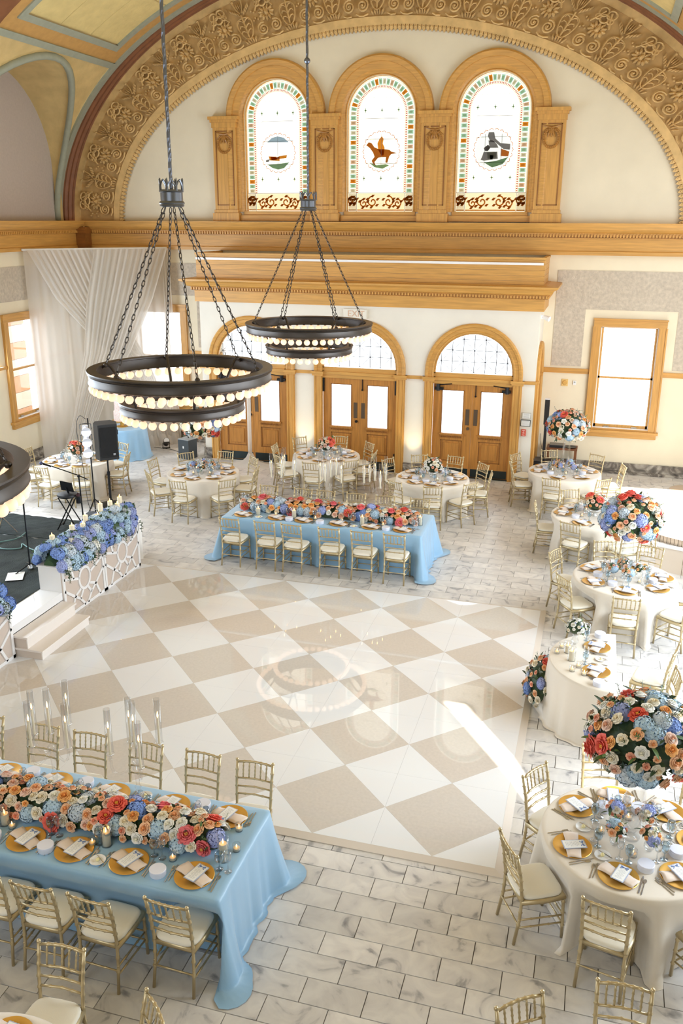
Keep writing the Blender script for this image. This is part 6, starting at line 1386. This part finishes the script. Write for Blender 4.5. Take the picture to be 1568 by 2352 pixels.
# ================================================================== AROUND THE DOORS
fs_ = thing('floor_speaker', 'dark grey box speaker on the floor between drape and first door', 'speaker', (-9.95, 20.30, 0), -.25); obj('cabinet', MB().bb(-.17, .17, -.17, .17, .0, .50), mat('charcoal_box', (66, 72, 76), .6), fs_); obj('top_plate', MB().bb(-.175, .175, -.175, .175, .50, .515), mat('pale_top', (150, 154, 156), .5), fs_); obj('pole', MB().tube([(0, .05, .515), (0, .05, .78)], .018, 8), BLACKM, fs_); obj('badge', MB().bb(-.02, .02, -.176, -.17, .28, .34), PAPER, fs_)
ul = thing('uplight', 'black uplight can on the floor in front of the drape', 'light', (-10.95, 21.05, 0), .6); obj('can', MB().tube([(0, .02, .12), (-.0, -.16, .24)], [.075, .085], 14), BLACK, ul, smooth=SM); obj('foot', MB().bb(-.10, .10, -.05, .07, 0, .015).tube([(-.09, 0, .01), (-.09, -.03, .16)], .008, 5).tube([(.09, 0, .01), (.09, -.03, .16)], .008, 5), BLACKM, ul); obj('lens', MB().tube([(0, -.161, .241), (0, -.163, .242)], .076, 14), CHINA, ul)
cable('black cable on the floor from the uplight to the box speaker', [(-11.3, 21.0, .008), (-11.0, 20.98, .008), (-10.7, 20.9, .008), (-10.45, 20.75, .008), (-10.3, 20.5, .008), (-10.1, 20.4, .008)])
pp = thing('draped_pole', 'upright pole wrapped in white cloth standing before the first doors', 'pole', (-8.15, 20.12, 0)); obj('wrap', MB().loft([[((.045+.008*math.cos(5*a+z))*math.cos(a), (.045+.008*math.cos(5*a+z))*math.sin(a), z) for a in [2*PI*i/24 for i in range(24)]] for z in (.30, .6, 1.0, 1.5, 2.0, 2.12)], cap=True), SHEER, pp, smooth=True)
obj('puddle', MB().loft([[(r*(1+.22*math.cos(3*a+.5)+.10*math.cos(8*a))*math.cos(a), r*.55*(1+.2*math.cos(5*a))*math.sin(a), z) for a in [2*PI*i/48 for i in range(48)]] for r, z in ((.045, .32), (.10, .20), (.22, .09), (.42, .05), (.62, .012))]), SHEER, pp, smooth=True)
cs = thing('column_speaker', 'slim black column loudspeaker by the side of the vestibule', 'speaker', (-1.03, 21.20, 0)); obj('array', MB().bb(-.055, .055, -.06, .06, 1.28, 1.88), BLACK, cs); obj('cap', MB().bb(-.057, .057, -.062, .062, 1.88, 1.905), CHINA, cs); obj('pole', MB().bb(-.032, .032, -.04, .04, .42, 1.28), BLACK, cs); obj('subwoofer', MB().bb(-.2, .2, -.22, .2, 0, .42), BLACK, cs)
ct = thing('console_table', 'brown wooden console table behind the column speaker', 'table', (-.62, 21.62, 0)); CTM = mat('brown_wood', (120, 72, 38), .5, var=.2)
obj('top', MB().bb(-.36, .36, -.2, .2, .62, .66), CTM, ct)
for a in (-.32, .32):
    for b in (-.17, .17): obj('leg', MB().bb(a-.03, a+.03, b-.03, b+.03, 0, .62), CTM, ct)
obj('shelf', MB().bb(-.33, .33, -.18, .18, .25, .28), CTM, ct)
lp_ = thing('mixer', 'grey and black mixing unit on the console table', 'mixer', (-.72, 21.6, .66)); obj('body', MB().bb(-.2, .16, -.14, .14, 0, .06), BLACK, lp_); obj('face', MB().bb(-.19, .15, -.13, .13, .06, .066), mat('grey_face', (120, 116, 110), .5), lp_)
tag(obj('black_tray', MB().lathe([(.001, 0), (.12, 0), (.14, .02), (.13, .02), (.001, .012)], 20), BLACK, loc=(-.42, 21.6, .66)), 'shallow black round tray on the console table', 'tray')
cable('black power cables hanging beside the console table', [(-1.18, 21.85, .9), (-1.16, 21.8, .7), (-1.1, 21.75, .5), (-1.14, 21.7, .25), (-1.05, 21.62, .02)])
def sign(name, label, cat, x, z, w, h, y, fm_, pm_, lines=4, frame=.012):
    t = thing(name, label, cat, (x, y, z)); obj('frame', MB().bb(-w/2, w/2, -.02, 0, -h/2, h/2), fm_, t); obj('print', MB().bb(-w/2+frame, w/2-frame, -.0215, -.0195, -h/2+frame, h/2-frame), pm_, t)
    m = MB()
    for i in range(lines): zz_ = h*(.28-.56*i/max(1, lines-1)); m.bb(-w*.34, w*.34, -.0225, -.0215, zz_-.004, zz_+.004)
    obj('printed_lines', m, INK, t); return t
sign('framed_notice', 'pale framed notice on the vestibule wall, upper of two', 'notice', -1.445, 1.60, .20, .14, VY, mat('silver_frame', (190, 186, 178), .4), PAPER); sign('framed_notice', 'black framed notice on the vestibule wall above the red plate', 'notice', -1.455, 1.43, .22, .15, VY, BLACK, PAPER)
fa = thing('fire_alarm', 'small red alarm plate with white marks on the vestibule wall', 'alarm', (-1.485, VY, 1.20)); RED = mat('alarm_red', (214, 70, 44), .4); obj('plate', MB().bb(-.05, .05, -.03, 0, -.08, .08), RED, fa); obj('marks', MB().bb(-.025, .025, -.033, -.03, -.008, .004).bb(-.03, .035, -.033, -.03, .045, .055).bb(-.01, .01, -.033, -.03, .02, .03).bb(-.03, .03, -.033, -.03, -.055, -.045), PAPER, fa)
al = thing('wall_sounder', 'beige square sounder on the cream back wall', 'alarm', (-.70, YB, 2.17)); BEI = mat('beige_plastic', (226, 190, 120), .5); obj('plate', MB().bb(-.075, .075, -.02, 0, -.095, .075), BEI, al); obj('horn', MB().tube([(0, -.02, -.01), (0, -.045, -.01)], [.055, .045], 14), mat('tan_plastic', (214, 168, 90), .5), al, smooth=SM)
th = thing('thermostat', 'small white thermostat on the cream back wall', 'thermostat', (-.47, YB, 2.165)); obj('body', MB().bb(-.035, .035, -.03, 0, -.05, .05), CHINA, th); obj('display', MB().bb(-.02, .02, -.032, -.03, .0, .03), mat('grey_display', (170, 176, 176), .3), th)
wl_ = thing('wall_spotlight', 'small white spotlight on the side of the vestibule wall', 'light', (-1.27, 20.85, 3.79)); obj('bracket', MB().bb(-.03, .02, -.03, .03, -.02, .06), CHINA, wl_); obj('head', MB().tube([(.02, 0, .02), (.16, -.06, -.02)], [.045, .06], 12), CHINA, wl_, smooth=SM)
ex = thing('exit_sign', 'pale exit sign on the vestibule wall above the middle arch', 'sign', (-5.55, VY-.002, 3.78)); obj('case', MB().bb(-.28, .28, -.06, 0, -.11, .11), mat('sign_white', (232, 226, 214), .5), ex)
fc = bpy.data.curves.new('lettering', 'FONT'); fc.body = 'EXIT'; fc.size = .20; fc.align_x = 'CENTER'; fc.align_y = 'CENTER'; fc.extrude = .002
fc.materials.append(mat('faded_red', (214, 176, 150), .5)); ft = bpy.data.objects.new('text_source', fc); COL.objects.link(ft); bpy.context.view_layer.update()
fm_ = bpy.data.meshes.new_from_object(ft.evaluated_get(bpy.context.evaluated_depsgraph_get())); bpy.data.objects.remove(ft); fo = obj('lettering', fm_, parent=ex); fo.location = (.03, -.063, 0); fo.rotation_euler = (PI/2, 0, 0)
# ================================================================== RIGHT SIDE
MARW = mat('pale_marble', (236, 234, 232), .25, var=.05, scale=3); 
da = thing('round_dais', 'round sunlit white marble dais with a tiled riser, beyond the tall bouquets', 'dais', (2.50, 18.52, 0)); obj('top', MB().lathe([(.001, .17), (1.72, .17), (1.72, .14), (1.66, .14)], 72), MARW, da)
TILEM = mat('veined_riser_tile', (178, 164, 148), .4, rnd=.2, var=.3, scale=9)
rt = MB().loft([[((1.66)*math.cos(a), 1.66*math.sin(a), z) for a in (0.0, .042)] for z in (0.0, .14)], closed=False).loft([[((1.69)*math.cos(a), 1.69*math.sin(a), z) for a in (.002, .040)] for z in (0.0, .14)], closed=False).mesh('riser_tile', TILEM)
for k in range(60): obj('riser_tile', rt, parent=da, rz=PI*.85+k*.0436)
cbn = thing('curved_bench', 'low curved cream bench beyond the second nearest tall-bouquet table', 'bench', (.75, 13.2, 0)); BEN = mat('cream_bench', (222, 206, 188), .5)
def arc_block(r0, r1, z0, z1, a0, a1, n=12): return MB().loft([[(r*math.cos(a0+(a1-a0)*i/n), r*math.sin(a0+(a1-a0)*i/n), z) for r, z in ((r0, z0), (r1, z0), (r1, z1), (r0, z1))] for i in range(n+1)], cap=True)
for k in range(3): obj('back_panel', arc_block(2.46, 2.52, .0, .45, math.radians(44+11*k)+.002, math.radians(55+11*k)-.002), BEN, cbn)
obj('cap_rail', arc_block(2.44, 2.54, .45, .48, math.radians(44), math.radians(77)), MARW, cbn)
tag(obj('floor_inlay', MB().lathe([(.001, .004), (.42, .004), (.43, .001)], 40), mat('tan_stone', (196, 176, 156), .4), loc=(2.30, 20.95, 0)), 'round tan stone inlay in the floor before the back wall baseboard', 'inlay')
